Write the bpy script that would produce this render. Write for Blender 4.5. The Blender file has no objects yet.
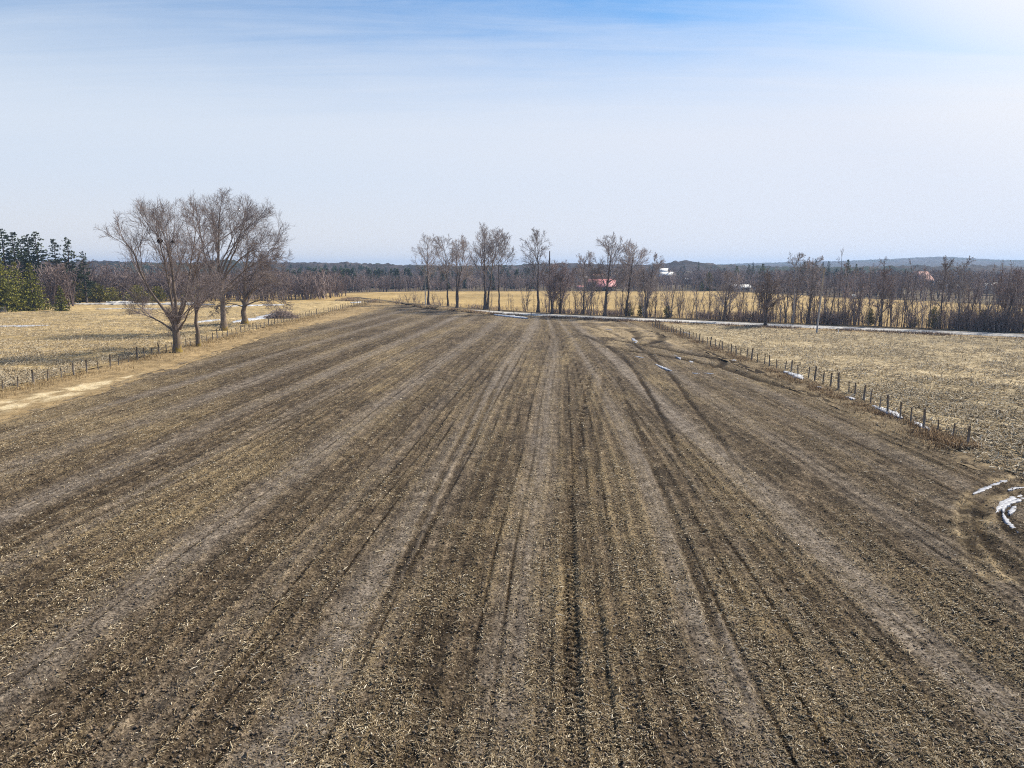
import bpy, math, random
import numpy as np
from mathutils import Vector
R = math.radians
scene = bpy.context.scene
C = scene.collection

# ------------------------------------------------------------------ camera, sky, sun, exposure
CAM_H, FPX, W, H_ = 11.0, 690.0, 1024, 768
PITCH = math.atan((384 - 268) / FPX)
cam_d = bpy.data.cameras.new('camera')
cam_d.sensor_width = 36.0
cam_d.lens = 36.0 * FPX / W
cam_d.clip_start, cam_d.clip_end = 0.1, 40000
cam = bpy.data.objects.new('camera', cam_d)
cam.location = (0, 0, CAM_H)
cam.rotation_euler = (math.pi / 2 - PITCH, 0, 0)
C.objects.link(cam)
scene.camera = cam

SUN_AZ, SUN_EL = R(58), R(42)            # azimuth measured from +Y (view direction) towards +X
world = bpy.data.worlds.new('World')
scene.world = world
world.use_nodes = True


class NT:
    """short hand for building node trees"""
    def __init__(s, tree):
        s.t = tree
        s.t.nodes.clear()

    def n(s, kind, ins=None, **props):
        nd = s.t.nodes.new(kind)
        for k, v in props.items():
            setattr(nd, k, v)
        for k, v in (ins or {}).items():
            sock = nd.inputs[k]
            if hasattr(v, 'links') and hasattr(v, 'is_output'):
                s.t.links.new(v, sock)
            else:
                sock.default_value = v
        return nd

    def math(s, op, a, b=0.0, c=0.0, clamp=False):
        return s.n('ShaderNodeMath', {0: a, 1: b, 2: c}, operation=op, use_clamp=clamp).outputs[0]

    def vmath(s, op, a, b=(0, 0, 0)):
        nd = s.n('ShaderNodeVectorMath', {0: a, 1: b}, operation=op)
        return nd.outputs['Value'] if op in ('DOT_PRODUCT', 'LENGTH') else nd.outputs[0]

    def mix(s, f, a, b, mode='MIX'):
        nd = s.n('ShaderNodeMix', data_type='RGBA', blend_type=mode)
        for i, v in ((0, f), (6, a), (7, b)):
            if hasattr(v, 'is_output'):
                s.t.links.new(v, nd.inputs[i])
            else:
                nd.inputs[i].default_value = v if i == 0 else (tuple(v) + (1,))[:4]
        return nd.outputs[2]

    def ramp(s, f, stops, interp='LINEAR'):
        nd = s.n('ShaderNodeValToRGB', {0: f})
        cr = nd.color_ramp
        cr.interpolation = interp
        while len(cr.elements) < len(stops):
            cr.elements.new(0.5)
        for e, (p, c) in zip(cr.elements, stops):
            e.position = p
            e.color = (c, c, c, 1) if isinstance(c, (int, float)) else (tuple(c) + (1,))[:4]
        return nd.outputs[0]

    def smooth(s, v, lo, hi, a=0.0, b=1.0):
        return s.n('ShaderNodeMapRange', {0: v, 1: lo, 2: hi, 3: a, 4: b}, interpolation_type='SMOOTHSTEP').outputs[0]

    def noise(s, vec, scale, detail=4, rough=0.5, dist=0.0):
        return s.n('ShaderNodeTexNoise', {'Vector': vec, 'Scale': scale, 'Detail': detail, 'Roughness': rough,
                                          'Distortion': dist}).outputs[0]

    def scaled(s, vec, sc, rot=0.0):
        return s.n('ShaderNodeMapping', {'Vector': vec, 'Scale': sc, 'Rotation': (0, 0, rot)}).outputs[0]


def build_sky():
    t = NT(world.node_tree)
    sky = t.n('ShaderNodeTexSky')
    sky.sky_type = 'NISHITA'
    sky.sun_disc = False
    sky.sun_elevation = SUN_EL
    sky.sun_rotation = SUN_AZ
    sky.air_density, sky.dust_density, sky.ozone_density = 1.2, 0.8, 2.0
    d = t.n('ShaderNodeTexCoord').outputs['Generated']
    sep = t.n('ShaderNodeSeparateXYZ', {0: d})
    z = sep.outputs[2]
    # high cirrus sheet: the direction projected on a flat layer, stretched along the wind
    zz = t.math('ADD', t.math('MAXIMUM', z, 0.0), 0.06)
    px = t.math('DIVIDE', sep.outputs[0], zz)
    py = t.math('DIVIDE', sep.outputs[1], zz)
    lay = t.n('ShaderNodeCombineXYZ', {0: px, 1: py}).outputs[0]
    streak = t.noise(t.scaled(lay, (0.45, 3.4, 1), R(28)), 1.3, 8, 0.66, 0.7)
    puff = t.noise(lay, 1.3, 8, 0.6, 0.3)
    veil = t.smooth(z, 0.405, 0.16)
    tex = t.math('ADD', t.math('MULTIPLY', streak, 0.65), t.math('MULTIPLY', puff, 0.35))
    # blue opens in the upper part of the sky, torn by streaks
    amp = t.math('MULTIPLY_ADD', veil, -1.75, 1.85)
    v = t.math('ADD', veil, t.math('MULTIPLY', t.math('SUBTRACT', tex, 0.50), amp))
    cover = t.math('ADD', v, 0.0, clamp=True)
    sd = (math.sin(SUN_AZ) * math.cos(SUN_EL), math.cos(SUN_AZ) * math.cos(SUN_EL), math.sin(SUN_EL))
    dot = t.vmath('DOT_PRODUCT', d, sd)
    glow = t.smooth(dot, 0.715, 0.865)
    glow2 = t.smooth(dot, 0.10, 0.95)
    cover = t.math('MAXIMUM', cover, t.math('MULTIPLY', glow, 1.0))
    cover = t.math('MULTIPLY_ADD', cover, 0.985, 0.015)
    low = t.smooth(z, 0.0, 0.13)
    cloud = t.mix(low, (8.3, 8.3, 8.4), (7.1, 7.9, 9.05))
    cloud = t.mix(glow2, cloud, (8.1, 8.5, 9.5))
    cloud = t.mix(glow, cloud, (9.5, 9.6, 9.9))
    base = t.mix(1.0, sky.outputs[0], (0.45, 0.98, 1.42), 'MULTIPLY')
    col = t.mix(cover, base, cloud)
    bg = t.n('ShaderNodeBackground', {'Color': col, 'Strength': 0.0707})
    out = t.n('ShaderNodeOutputWorld')
    t.t.links.new(bg.outputs[0], out.inputs[0])


build_sky()
sun_d = bpy.data.lights.new('sun', 'SUN')
sun_d.energy = 5.0
sun_d.angle = R(1.6)
sun_d.color = (1.0, 0.925, 0.80)
sun = bpy.data.objects.new('sun', sun_d)
sun.rotation_euler = (math.pi / 2 - SUN_EL, 0, math.pi - SUN_AZ)
C.objects.link(sun)
scene.view_settings.view_transform = 'Standard'
scene.view_settings.look = 'None'
scene.view_settings.exposure = 0.5
scene.view_settings.gamma = 1.0
scene.view_settings.use_curve_mapping = False
scene.render.engine = 'CYCLES'
scene.cycles.max_bounces = 4
scene.cycles.diffuse_bounces = 2
scene.cycles.glossy_bounces = 1
scene.cycles.transmission_bounces = 1
scene.cycles.volume_bounces = 0
scene.cycles.use_denoising = False
scene.cycles.filter_width = 1.1
scene.world.cycles.sampling_method = 'MANUAL'
scene.world.cycles.sample_map_resolution = 512

# ------------------------------------------------------------------ helpers
TH = PITCH


def ground_pt(px, py, z=0.0):
    """world point on the level z seen at a photo pixel (used once, to lay the place out)"""
    u, v = (px - 512) / FPX, (384 - py) / FPX
    dx, dy, dz = u, math.cos(TH) + v * math.sin(TH), v * math.cos(TH) - math.sin(TH)
    k = (z - CAM_H) / dz
    return dx * k, dy * k


def px_x(px, d):
    return (px - 512) / FPX * d * math.cos(TH) * 1.008


def z_of(py, d):
    a = math.atan((384 - py) / FPX) - TH
    return CAM_H + math.tan(a) * d


def sstep(x, a, b):
    t = np.clip((x - a) / (b - a), 0, 1)
    return t * t * (3 - 2 * t)


def _hash(ix, iy, seed):
    h = (ix.astype(np.int64) * 374761393 + iy.astype(np.int64) * 668265263 + seed * 974634077) & 0xffffffff
    h = ((h ^ (h >> 13)) * 1274126177) & 0xffffffff
    h = h ^ (h >> 16)
    return (h & 0xffffff).astype(np.float64) / 0xffffff


def vnoise(x, y, seed=0):
    x = np.asarray(x, float)
    y = np.asarray(y, float)
    ix, iy = np.floor(x), np.floor(y)
    fx, fy = x - ix, y - iy
    fx, fy = fx * fx * (3 - 2 * fx), fy * fy * (3 - 2 * fy)
    a, b = _hash(ix, iy, seed), _hash(ix + 1, iy, seed)
    c, d = _hash(ix, iy + 1, seed), _hash(ix + 1, iy + 1, seed)
    return (a + (b - a) * fx) * (1 - fy) + (c + (d - c) * fx) * fy


def fbm(x, y, octs, seed=0, gain=0.5):
    s, a, t = 0, 1.0, 0
    for i in range(octs):
        s = s + a * vnoise(x * 2 ** i + 17.3 * i, y * 2 ** i + 9.1 * i, seed + i)
        t += a
        a *= gain
    return s / t


def mesh_np(name, V, faces, mat=None, attrs=None, smooth=False):
    """mesh from numpy: faces = list of (n, k) index arrays"""
    me = bpy.data.meshes.new(name)
    V = np.asarray(V, np.float32)
    me.vertices.add(len(V))
    me.vertices.foreach_set('co', V.ravel())
    faces = [np.asarray(f, np.int32) for f in faces if len(f)]
    idx = np.concatenate([f.ravel() for f in faces])
    sizes = np.concatenate([np.full(len(f), f.shape[1], np.int32) for f in faces])
    starts = np.concatenate([[0], np.cumsum(sizes)[:-1]]).astype(np.int32)
    me.loops.add(len(idx))
    me.loops.foreach_set('vertex_index', idx)
    me.polygons.add(len(sizes))
    me.polygons.foreach_set('loop_start', starts)
    me.polygons.foreach_set('loop_total', sizes)
    if smooth:
        me.polygons.foreach_set('use_smooth', np.ones(len(sizes), bool))
    for k, v in (attrs or {}).items():
        a = me.attributes.new(k, 'FLOAT', 'POINT')
        a.data.foreach_set('value', np.asarray(v, np.float32))
    me.update(calc_edges=True)
    if mat:
        me.materials.append(mat)
    return me


def add(name, me, parent=None):
    o = bpy.data.objects.new(name, me)
    C.objects.link(o)
    if parent is not None:
        o.parent = parent
    return o


def tag(o, label=None, cat=None, group=None, kind=None):
    for k, v in (('label', label), ('category', cat), ('group', group), ('kind', kind)):
        if v:
            o[k] = v
    return o


def empty(name, loc, label, cat, group=None, rz=0.0, sc=1.0):
    o = bpy.data.objects.new(name, None)
    o.location = loc
    o.rotation_euler = (0, 0, rz)
    o.scale = (sc, sc, sc) if isinstance(sc, (int, float)) else sc
    o.empty_display_size = 0.5
    C.objects.link(o)
    return tag(o, label, cat, group)


def grid_faces(nr, nc, keep=None):
    i = np.arange(nr - 1)[:, None] * nc + np.arange(nc - 1)[None, :]
    f = np.stack([i, i + 1, i + nc + 1, i + nc], -1).reshape(-1, 4)
    return f if keep is None else f[keep.reshape(-1)]


class Boxes:
    """collects boxes, bars, prisms in one mesh"""
    def __init__(s):
        s.v, s.f, s.n = [], [], 0

    def box(s, c, size, rz=0.0):
        x, y, z = [q / 2 for q in size]
        p = np.array([(a, b, e) for e in (-z, z) for a, b in ((-x, -y), (x, -y), (x, y), (-x, y))])
        cs, sn = math.cos(rz), math.sin(rz)
        p = np.stack([p[:, 0] * cs - p[:, 1] * sn, p[:, 0] * sn + p[:, 1] * cs, p[:, 2]], 1) + np.array(c)
        f = np.array([(0, 3, 2, 1), (4, 5, 6, 7), (0, 1, 5, 4), (1, 2, 6, 5), (2, 3, 7, 6), (3, 0, 4, 7)]) + s.n
        s.v.append(p)
        s.f.append(f)
        s.n += 8
        return s

    def tube(s, pts, rad, sides=8):
        P = np.array([pts], float)
        Rr = np.array([rad], float) if hasattr(rad, '__len__') else np.full(P.shape[:2], rad)
        v, f = tubes(P, Rr, sides, True)
        s.v.append(v)
        s.f += [q + s.n for q in f]
        s.n += len(v)
        return s

    def poly(s, pts, faces):
        s.v.append(np.array(pts, float))
        for q in faces:
            s.f.append(np.array([q]) + s.n)
        s.n += len(pts)
        return s

    def build(s, name, mat, parent=None, smooth=False):
        return add(name, s.mesh(name, mat, smooth), parent)

    def mesh(s, name, mat, smooth=False):
        by = {}
        for q in s.f:
            by.setdefault(q.shape[1], []).append(q)
        return mesh_np(name, np.concatenate(s.v), [np.concatenate(q) for q in by.values()], mat, None, smooth)


def tubes(P, Rr, sides, cap=False):
    """N polylines (N,n,3) with radii (N,n) -> vertices and quads"""
    N, n, _ = P.shape
    T = np.gradient(P, axis=1)
    T /= np.linalg.norm(T, axis=2, keepdims=True) + 1e-9
    mean = T.mean(1)
    ref = np.where(np.abs(mean[:, 2:3]) > 0.8, np.array([[1.0, 0.13, 0]]), np.array([[0, 0, 1.0]]))[:, None, :]
    U = np.cross(T, ref)
    U /= np.linalg.norm(U, axis=2, keepdims=True) + 1e-9
    Vv = np.cross(T, U)
    a = np.arange(sides) / sides * 2 * np.pi
    ring = U[:, :, None, :] * np.cos(a)[None, None, :, None] + Vv[:, :, None, :] * np.sin(a)[None, None, :, None]
    V = (P[:, :, None, :] + ring * Rr[:, :, None, None]).reshape(-1, 3)
    base = (np.arange(N) * n * sides)[:, None, None] + (np.arange(n - 1) * sides)[None, :, None]
    j = np.arange(sides)[None, None, :]
    j2 = (j + 1) % sides
    F = np.stack([base + j, base + sides + j, base + sides + j2, base + j2], -1).reshape(-1, 4)
    out = [F]
    if cap:
        top = (np.arange(N) * n * sides)[:, None] + (n - 1) * sides + np.arange(sides)[None]
        bot = (np.arange(N) * n * sides)[:, None] + np.arange(sides)[None, ::-1]
        out += [top, bot]
    return V, out


# ------------------------------------------------------------------ materials
def new_mat(name):
    m = bpy.data.materials.new(name)
    m.use_nodes = True
    return m, NT(m.node_tree)


def finish(t, col, rough=0.9, bump=None, bstr=0.5, bdist=0.05, spec=0.2):
    p = t.n('ShaderNodeBsdfPrincipled', {'Roughness': rough, 'Specular IOR Level': spec})
    if hasattr(col, 'is_output'):
        t.t.links.new(col, p.inputs['Base Color'])
    else:
        p.inputs['Base Color'].default_value = tuple(col) + (1,)
    if bump is not None:
        b = t.n('ShaderNodeBump', {'Strength': bstr, 'Distance': bdist, 'Height': bump})
        t.t.links.new(b.outputs[0], p.inputs['Normal'])
    o = t.n('ShaderNodeOutputMaterial')
    t.t.links.new(p.outputs[0], o.inputs[0])


def attr(t, name):
    return t.n('ShaderNodeAttribute', attribute_name=name).outputs['Fac']


def geo(t):
    return t.n('ShaderNodeNewGeometry').outputs['Position']


def rnd(t):
    return t.n('ShaderNodeObjectInfo').outputs['Random']


def mat_simple(name, c, var=0.25, scale=3.0, rough=0.85, spec=0.2, bump=0.3, objrand=0.0):
    m, t = new_mat(name)
    v = t.n('ShaderNodeTexCoord').outputs['Object']
    n = t.noise(v, scale, 6, 0.65)
    lo = tuple(x * (1 - var) for x in c)
    hi = tuple(min(1, x * (1 + var)) for x in c)
    col = t.mix(t.smooth(n, 0.3, 0.7), lo, hi)
    if objrand:
        k = t.math('MULTIPLY_ADD', rnd(t), 2 * objrand, 1 - objrand)
        col = t.mix(1.0, col, t.n('ShaderNodeCombineColor', {0: k, 1: k, 2: k}).outputs[0], 'MULTIPLY')
    finish(t, col, rough, n, bump, 0.03, spec)
    return m


def mat_soil():
    m, t = new_mat('tilled_soil')
    p = geo(t)
    broad = t.noise(p, 0.13, 5, 0.6)
    mid = t.noise(p, 1.3, 8, 0.72)
    fine = t.noise(p, 9.0, 7, 0.78)
    grain = t.noise(p, 33.0, 4, 0.8)
    along = t.noise(t.scaled(p, (2.6, 0.16, 1), R(-2.5)), 1.0, 5, 0.62)
    st, ru, re = attr(t, 'stripe'), attr(t, 'rut'), attr(t, 'residue')
    k = t.math('ADD', t.math('MULTIPLY', fine, 0.42), t.math('ADD', t.math('MULTIPLY', mid, 0.34), t.math('MULTIPLY', grain, 0.24)))
    soil = t.ramp(k, [(0.41, (0.010, 0.0065, 0.004)), (0.47, (0.060, 0.043, 0.027)), (0.53, (0.132, 0.098, 0.063)),
                      (0.59, (0.335, 0.262, 0.178))])
    a = t.smooth(along, 0.30, 0.70, 0.60, 1.32)
    b = t.smooth(broad, 0.30, 0.70, 0.84, 1.14)
    ab = t.math('MULTIPLY', a, b)
    soil = t.mix(1.0, soil, t.n('ShaderNodeCombineColor', {0: ab, 1: ab, 2: ab}).outputs[0], 'MULTIPLY')
    dry = t.ramp(k, [(0.41, (0.055, 0.043, 0.034)), (0.50, (0.240, 0.199, 0.160)), (0.59, (0.50, 0.43, 0.355))])
    soil = t.mix(t.math('MULTIPLY', st, 0.76), soil, dry)
    # bits of last year's crop, chopped and half buried
    chaff = t.noise(t.scaled(p, (1, 1, 1)), 15.0, 5, 0.72, 0.6)
    ch = t.smooth(t.math('ADD', chaff, t.math('MULTIPLY', t.math('SUBTRACT', re, 0.5), 0.20)), 0.54, 0.60)
    tone = t.ramp(grain, [(0.3, (0.21, 0.148, 0.068)), (0.7, (0.56, 0.43, 0.25))])
    soil = t.mix(t.math('MULTIPLY', ch, t.math('MULTIPLY_ADD', st, -0.5, 0.78)), soil, tone)
    pit = t.smooth(t.noise(p, 11.0, 3, 0.75, 0.4), 0.40, 0.50, 0.30, 1.08)
    soil = t.mix(1.0, soil, t.n('ShaderNodeCombineColor', {0: pit, 1: pit, 2: pit}).outputs[0], 'MULTIPLY')
    wet = t.mix(1.0, soil, (0.20, 0.165, 0.12), 'MULTIPLY')
    soil = t.mix(t.smooth(ru, 0.10, 1.0), soil, wet)
    soil = t.mix(attr(t, 'straw'), soil, t.ramp(k, [(0.40, (0.10, 0.07, 0.035)), (0.5, (0.36, 0.27, 0.155)), (0.60, (0.62, 0.50, 0.32))]))
    hgt = t.math('ADD', fine, t.math('ADD', t.math('MULTIPLY', mid, 1.6), t.math('MULTIPLY', grain, 0.35)))
    finish(t, soil, 0.95, hgt, 0.85, 0.10, 0.1)
    return m


def mat_grassy(name, stops, scale=1.0, rows=None, dark=None, bstr=0.8, cream=None):
    """dry grass, stubble: broken up by noise from tens of metres down to centimetres"""
    m, t = new_mat(name)
    p = geo(t)
    broad = t.noise(p, 0.05 * scale, 5, 0.6)
    mid = t.noise(p, 0.55 * scale, 8, 0.75)
    fine = t.noise(p, 4.2 * scale, 8, 0.8)
    k = t.math('ADD', t.math('MULTIPLY', fine, 0.55), t.math('MULTIPLY', mid, 0.45))
    if rows:
        ang, freq, amt = rows
        rv = t.scaled(p, (freq, freq * 0.05, 1), ang)
        rn = t.noise(rv, 1.0, 3, 0.6, 0.2)
        k = t.math('ADD', k, t.math('MULTIPLY', t.math('SUBTRACT', rn, 0.5), amt))
    col = t.ramp(k, stops)
    b = t.smooth(broad, 0.3, 0.7, 0.78, 1.18)
    col = t.mix(1.0, col, t.n('ShaderNodeCombineColor', {0: b, 1: b, 2: t.math('MULTIPLY', b, 0.98)}).outputs[0], 'MULTIPLY')
    if dark:
        col = t.mix(t.smooth(t.noise(p, 0.16 * scale, 5, 0.65), 0.52, 0.70, 0, 0.75), col, dark)
    if cream:
        col = t.mix(attr(t, 'cream'), col, t.ramp(k, cream))
    finish(t, col, 0.95, k, bstr, 0.2, 0.1)
    return m


def mat_tint(name, stops, rough=0.9, trans=0.0, attr_name='tint'):
    m, t = new_mat(name)
    col = t.ramp(attr(t, attr_name), stops)
    finish(t, col, rough, spec=0.15)
    return m


def mat_bark(name, lo, hi, moss=None):
    m, t = new_mat(name)
    v = t.n('ShaderNodeTexCoord').outputs['Object']
    n = t.noise(t.scaled(v, (3, 3, 0.5)), 2.0, 6, 0.7)
    col = t.ramp(n, [(0.32, lo), (0.66, hi)])
    k = t.math('MULTIPLY_ADD', rnd(t), 0.5, 0.75)
    col = t.mix(1.0, col, t.n('ShaderNodeCombineColor', {0: k, 1: k, 2: k}).outputs[0], 'MULTIPLY')
    if moss:
        z = t.n('ShaderNodeSeparateXYZ', {0: v}).outputs[2]
        f = t.math('MULTIPLY', t.smooth(z, 2.6, 0.1), t.smooth(t.noise(v, 1.2, 4, 0.6), 0.42, 0.62))
        col = t.mix(f, col, moss)
    finish(t, col, 0.92, n, 0.8, 0.06, 0.15)
    return m


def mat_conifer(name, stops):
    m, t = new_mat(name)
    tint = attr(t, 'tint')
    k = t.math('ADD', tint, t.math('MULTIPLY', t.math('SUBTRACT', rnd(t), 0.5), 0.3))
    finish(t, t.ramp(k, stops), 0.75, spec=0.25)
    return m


M = {}
M['soil'] = mat_soil()
M['stubble'] = mat_grassy('corn_stubble', [(0.36, (0.07, 0.048, 0.027)), (0.455, (0.19, 0.142, 0.078)), (0.52, (0.36, 0.282, 0.165)),
                                          (0.59, (0.64, 0.54, 0.37))], 1.25, (R(34), 1.35, 0.12), None, 0.5)
M['pasture'] = mat_grassy('dry_pasture', [(0.39, (0.075, 0.052, 0.025)), (0.46, (0.27, 0.197, 0.098)), (0.53, (0.47, 0.345, 0.170)),
                                         (0.60, (0.72, 0.56, 0.31))], 1.0, (R(82), 0.9, 0.14), (0.17, 0.135, 0.072))
M['far_corn'] = mat_grassy('far_corn_stubble', [(0.36, (0.16, 0.105, 0.04)), (0.5, (0.36, 0.25, 0.105)), (0.64, (0.52, 0.39, 0.20))], 0.6,
                           (R(20), 0.5, 0.1))
M['margin'] = mat_grassy('dead_grass_margin', [(0.36, (0.085, 0.058, 0.03)), (0.48, (0.25, 0.175, 0.088)), (0.6, (0.48, 0.35, 0.19))], 1.4, cream=[(0.36, (0.24, 0.17, 0.085)), (0.47, (0.50, 0.39, 0.22)), (0.58, (0.72, 0.60, 0.40))])
M['weedy'] = mat_grassy('weedy_margin', [(0.38, (0.045, 0.032, 0.019)), (0.49, (0.15, 0.112, 0.068)), (0.6, (0.34, 0.26, 0.155))], 1.5)
M['ground'] = mat_grassy('rough_ground', [(0.36, (0.05, 0.040, 0.026)), (0.5, (0.12, 0.092, 0.058)), (0.66, (0.20, 0.155, 0.095))], 0.8)
M['road'] = mat_grassy('pale_gravel', [(0.35, (0.42, 0.40, 0.375)), (0.5, (0.48, 0.46, 0.435)), (0.65, (0.54, 0.52, 0.495))], 0.6, None, None, 0.0)
M['straw_bit'] = mat_tint('straw_bits', [(0.0, (0.06, 0.040, 0.022)), (0.4, (0.20, 0.148, 0.085)), (0.75, (0.47, 0.38, 0.245)), (1.0, (0.80, 0.71, 0.55))])
M['dry_blade'] = mat_tint('dry_blades', [(0.0, (0.11, 0.065, 0.03)), (0.5, (0.28, 0.195, 0.095)), (1.0, (0.48, 0.375, 0.21))])
M['weed'] = mat_tint('brown_weeds', [(0.0, (0.07, 0.045, 0.033)), (0.5, (0.18, 0.122, 0.09)), (1.0, (0.34, 0.25, 0.175))])
M['brush'] = mat_tint('hedge_brush', [(0.0, (0.13, 0.090, 0.080)), (0.5, (0.29, 0.215, 0.195)), (1.0, (0.48, 0.39, 0.355))])
M['weed2'] = mat_tint('fence_weeds', [(0.0, (0.07, 0.042, 0.024)), (0.5, (0.20, 0.13, 0.07)), (1.0, (0.44, 0.31, 0.18))])
M['clod'] = mat_simple('soil_clods', (0.17, 0.13, 0.092), 0.5, 9, 0.95, 0.1, 0.4)
M['snow'] = mat_simple('old_snow', (0.46, 0.475, 0.51), 0.25, 2.5, 0.55, 0.35, 0.6)
M['ice'] = mat_simple('dirty_ice', (0.28, 0.29, 0.325), 0.40, 5, 0.5, 0.3, 0.5)
M['bark_old'] = mat_bark('old_bark', (0.085, 0.064, 0.050), (0.27, 0.215, 0.172), (0.26, 0.185, 0.04))
M['twig_old'] = mat_bark('old_twigs', (0.155, 0.124, 0.116), (0.33, 0.272, 0.252))
M['bark_dark'] = mat_bark('dark_bark', (0.06, 0.046, 0.04), (0.16, 0.128, 0.11))
M['twig_dark'] = mat_bark('dark_twigs', (0.17, 0.132, 0.118), (0.33, 0.265, 0.24))
M['bark_pale'] = mat_bark('pale_bark', (0.25, 0.215, 0.185), (0.50, 0.44, 0.39))
M['twig_red'] = mat_bark('red_brown_twigs', (0.20, 0.150, 0.138), (0.38, 0.295, 0.272))
M['twig_grey'] = mat_bark('grey_twigs', (0.20, 0.165, 0.152), (0.42, 0.355, 0.33))
M['wood_far'] = mat_tint('far_wood_twigs', [(0.0, (0.12, 0.090, 0.086)), (0.5, (0.25, 0.194, 0.182)), (1.0, (0.42, 0.34, 0.315))])
M['spruce'] = mat_conifer('spruce_needles', [(0.0, (0.045, 0.052, 0.012)), (0.5, (0.16, 0.165, 0.030)), (1.0, (0.40, 0.37, 0.07))])
M['pine'] = mat_conifer('pine_needles', [(0.0, (0.022, 0.034, 0.020)), (0.5, (0.065, 0.090, 0.048)), (1.0, (0.17, 0.20, 0.10))])
M['juniper'] = mat_conifer('juniper_needles', [(0.0, (0.06, 0.062, 0.016)), (0.5, (0.22, 0.205, 0.05)), (1.0, (0.46, 0.39, 0.10))])
M['post'] = mat_simple('weathered_wood', (0.165, 0.142, 0.12), 0.45, 6, 0.9, 0.1, 0.5, 0.35)
M['steel'] = mat_simple('dull_steel', (0.13, 0.115, 0.10), 0.3, 6, 0.6, 0.4, 0.1, 0.3)
M['pole'] = mat_simple('grey_pole_wood', (0.36, 0.33, 0.30), 0.25, 2, 0.9, 0.1, 0.3)
M['white'] = mat_simple('white_paint', (0.74, 0.74, 0.72), 0.08, 2, 0.6, 0.3, 0.1)
M['grey_panel'] = mat_simple('pale_grey_siding', (0.50, 0.51, 0.52), 0.1, 1, 0.7, 0.3, 0.1)
M['red_roof'] = mat_simple('faded_red_roof', (0.50, 0.20, 0.195), 0.15, 0.4, 0.6, 0.3, 0.1)
M['brown_roof'] = mat_simple('pinkish_brown_roof', (0.36, 0.21, 0.18), 0.15, 0.4, 0.8, 0.2, 0.1)
M['dark_board'] = mat_simple('dark_boards', (0.055, 0.048, 0.045), 0.3, 1, 0.85, 0.2, 0.2)
M['tan_wall'] = mat_simple('tan_boards', (0.42, 0.35, 0.26), 0.1, 1, 0.85, 0.2, 0.2)
M['glass'] = mat_simple('dark_glass', (0.03, 0.035, 0.04), 0.2, 1, 0.15, 0.5, 0.0)
M['nest'] = mat_simple('dead_leaf_clump', (0.035, 0.026, 0.02), 0.4, 5, 0.95, 0.1, 0.8)
M['wrap'] = mat_simple('white_plastic_wrap', (0.66, 0.70, 0.72), 0.1, 2, 0.35, 0.4, 0.1)
M['rubber'] = mat_simple('black_rubber', (0.02, 0.02, 0.02), 0.1, 2, 0.8, 0.2, 0.0)


def mat_hills():
    m, t = new_mat('wooded_hills')
    p = geo(t)
    n = t.noise(p, 0.035, 8, 0.75)
    big = t.noise(p, 0.0045, 5, 0.6)
    bare = t.ramp(n, [(0.36, (0.018, 0.015, 0.015)), (0.5, (0.052, 0.042, 0.040)), (0.66, (0.105, 0.086, 0.079))])
    ever = t.ramp(n, [(0.38, (0.010, 0.016, 0.010)), (0.62, (0.040, 0.052, 0.030))])
    col = t.mix(t.smooth(big, 0.50, 0.60), bare, ever)
    col = t.mix(attr(t, 'meadow'), col, (0.33, 0.25, 0.13))
    finish(t, col, 0.95, spec=0.05)
    return m


M['hills'] = mat_hills()

# ------------------------------------------------------------------ the lie of the land
ROAD = np.array([(-62, 262), (-48, 238), (-34, 214), (-22, 196), (-12, 182.5), (-2, 171.5), (10, 161.5), (27.6, 149.5), (55, 131.5),
                 (84, 113), (110, 96), (150, 71), (200, 40)], float)
FAR_EDGE = np.array([(-70, 240), (-52, 232), (-36, 217), (-24, 192), (-8, 170), (15, 151), (27, 140), (90, 130)], float)


def yF(x):
    return np.interp(x, FAR_EDGE[:, 0], FAR_EDGE[:, 1])


def road_y(x):
    return np.interp(x, ROAD[:, 0], ROAD[:, 1])


def xL(y):
    return -38.3 + 1.1 * np.sin(y * 0.045) - 1.6 * np.exp(-((y - 122) / 26) ** 2) + 2.5 * sstep(y, 170, 220) + 0.8 * (vnoise(y * 0.25, y * 0, 3) - 0.5)


def xR(y):
    return 26.6 + 0.9 * (vnoise(y * 0.3, y * 0, 5) - 0.5) + 45 * sstep(y, 37, 30) - 2.0 * sstep(y, 100, 140)


def land(x, y):
    """the ground's broad height"""
    x, y = np.asarray(x, float), np.asarray(y, float)
    d = np.hypot(x, y)
    az = np.degrees(np.arctan2(x, np.maximum(y, 1)))      # 0 = ahead, right positive
    px = 512 + FPX * np.tan(np.radians(np.clip(az, -60, 60))) / math.cos(TH)
    near = (vnoise(x * 0.03, y * 0.03, 40) - 0.5) * 0.5 * sstep(d, 20, 60) * sstep(d, 300, 200)
    hgt = near * 0
    # wooded rise to the left of centre, nearer knoll at px 690, long blue ridge to the right
    hl = np.interp(px, [-300, 150, 290, 340, 440, 500, 560, 640, 680, 760, 1400], [7, 7, 6.5, 6.5, 3, 4, 5, 3, 3, 1, 1])
    hgt = hgt + hl * sstep(d, 400, 950) * (1 - 0.6 * sstep(d, 1100, 1700))
    kn = 5.5 * np.exp(-((px - 684) / 26) ** 2) + 2.5 * np.exp(-((px - 720) / 34) ** 2)
    hgt = hgt + kn * sstep(d, 480, 760) * (1 - sstep(d, 800, 1200))
    hr = np.interp(px, [-300, 300, 600, 690, 740, 790, 850, 890, 940, 960, 1000, 1040, 1300], [3, 3, 4, 8, 17, 23, 27, 33, 40, 36, 27, 28, 28])
    hgt = hgt + hr * sstep(d, 1600, 3000)
    return hgt


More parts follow.
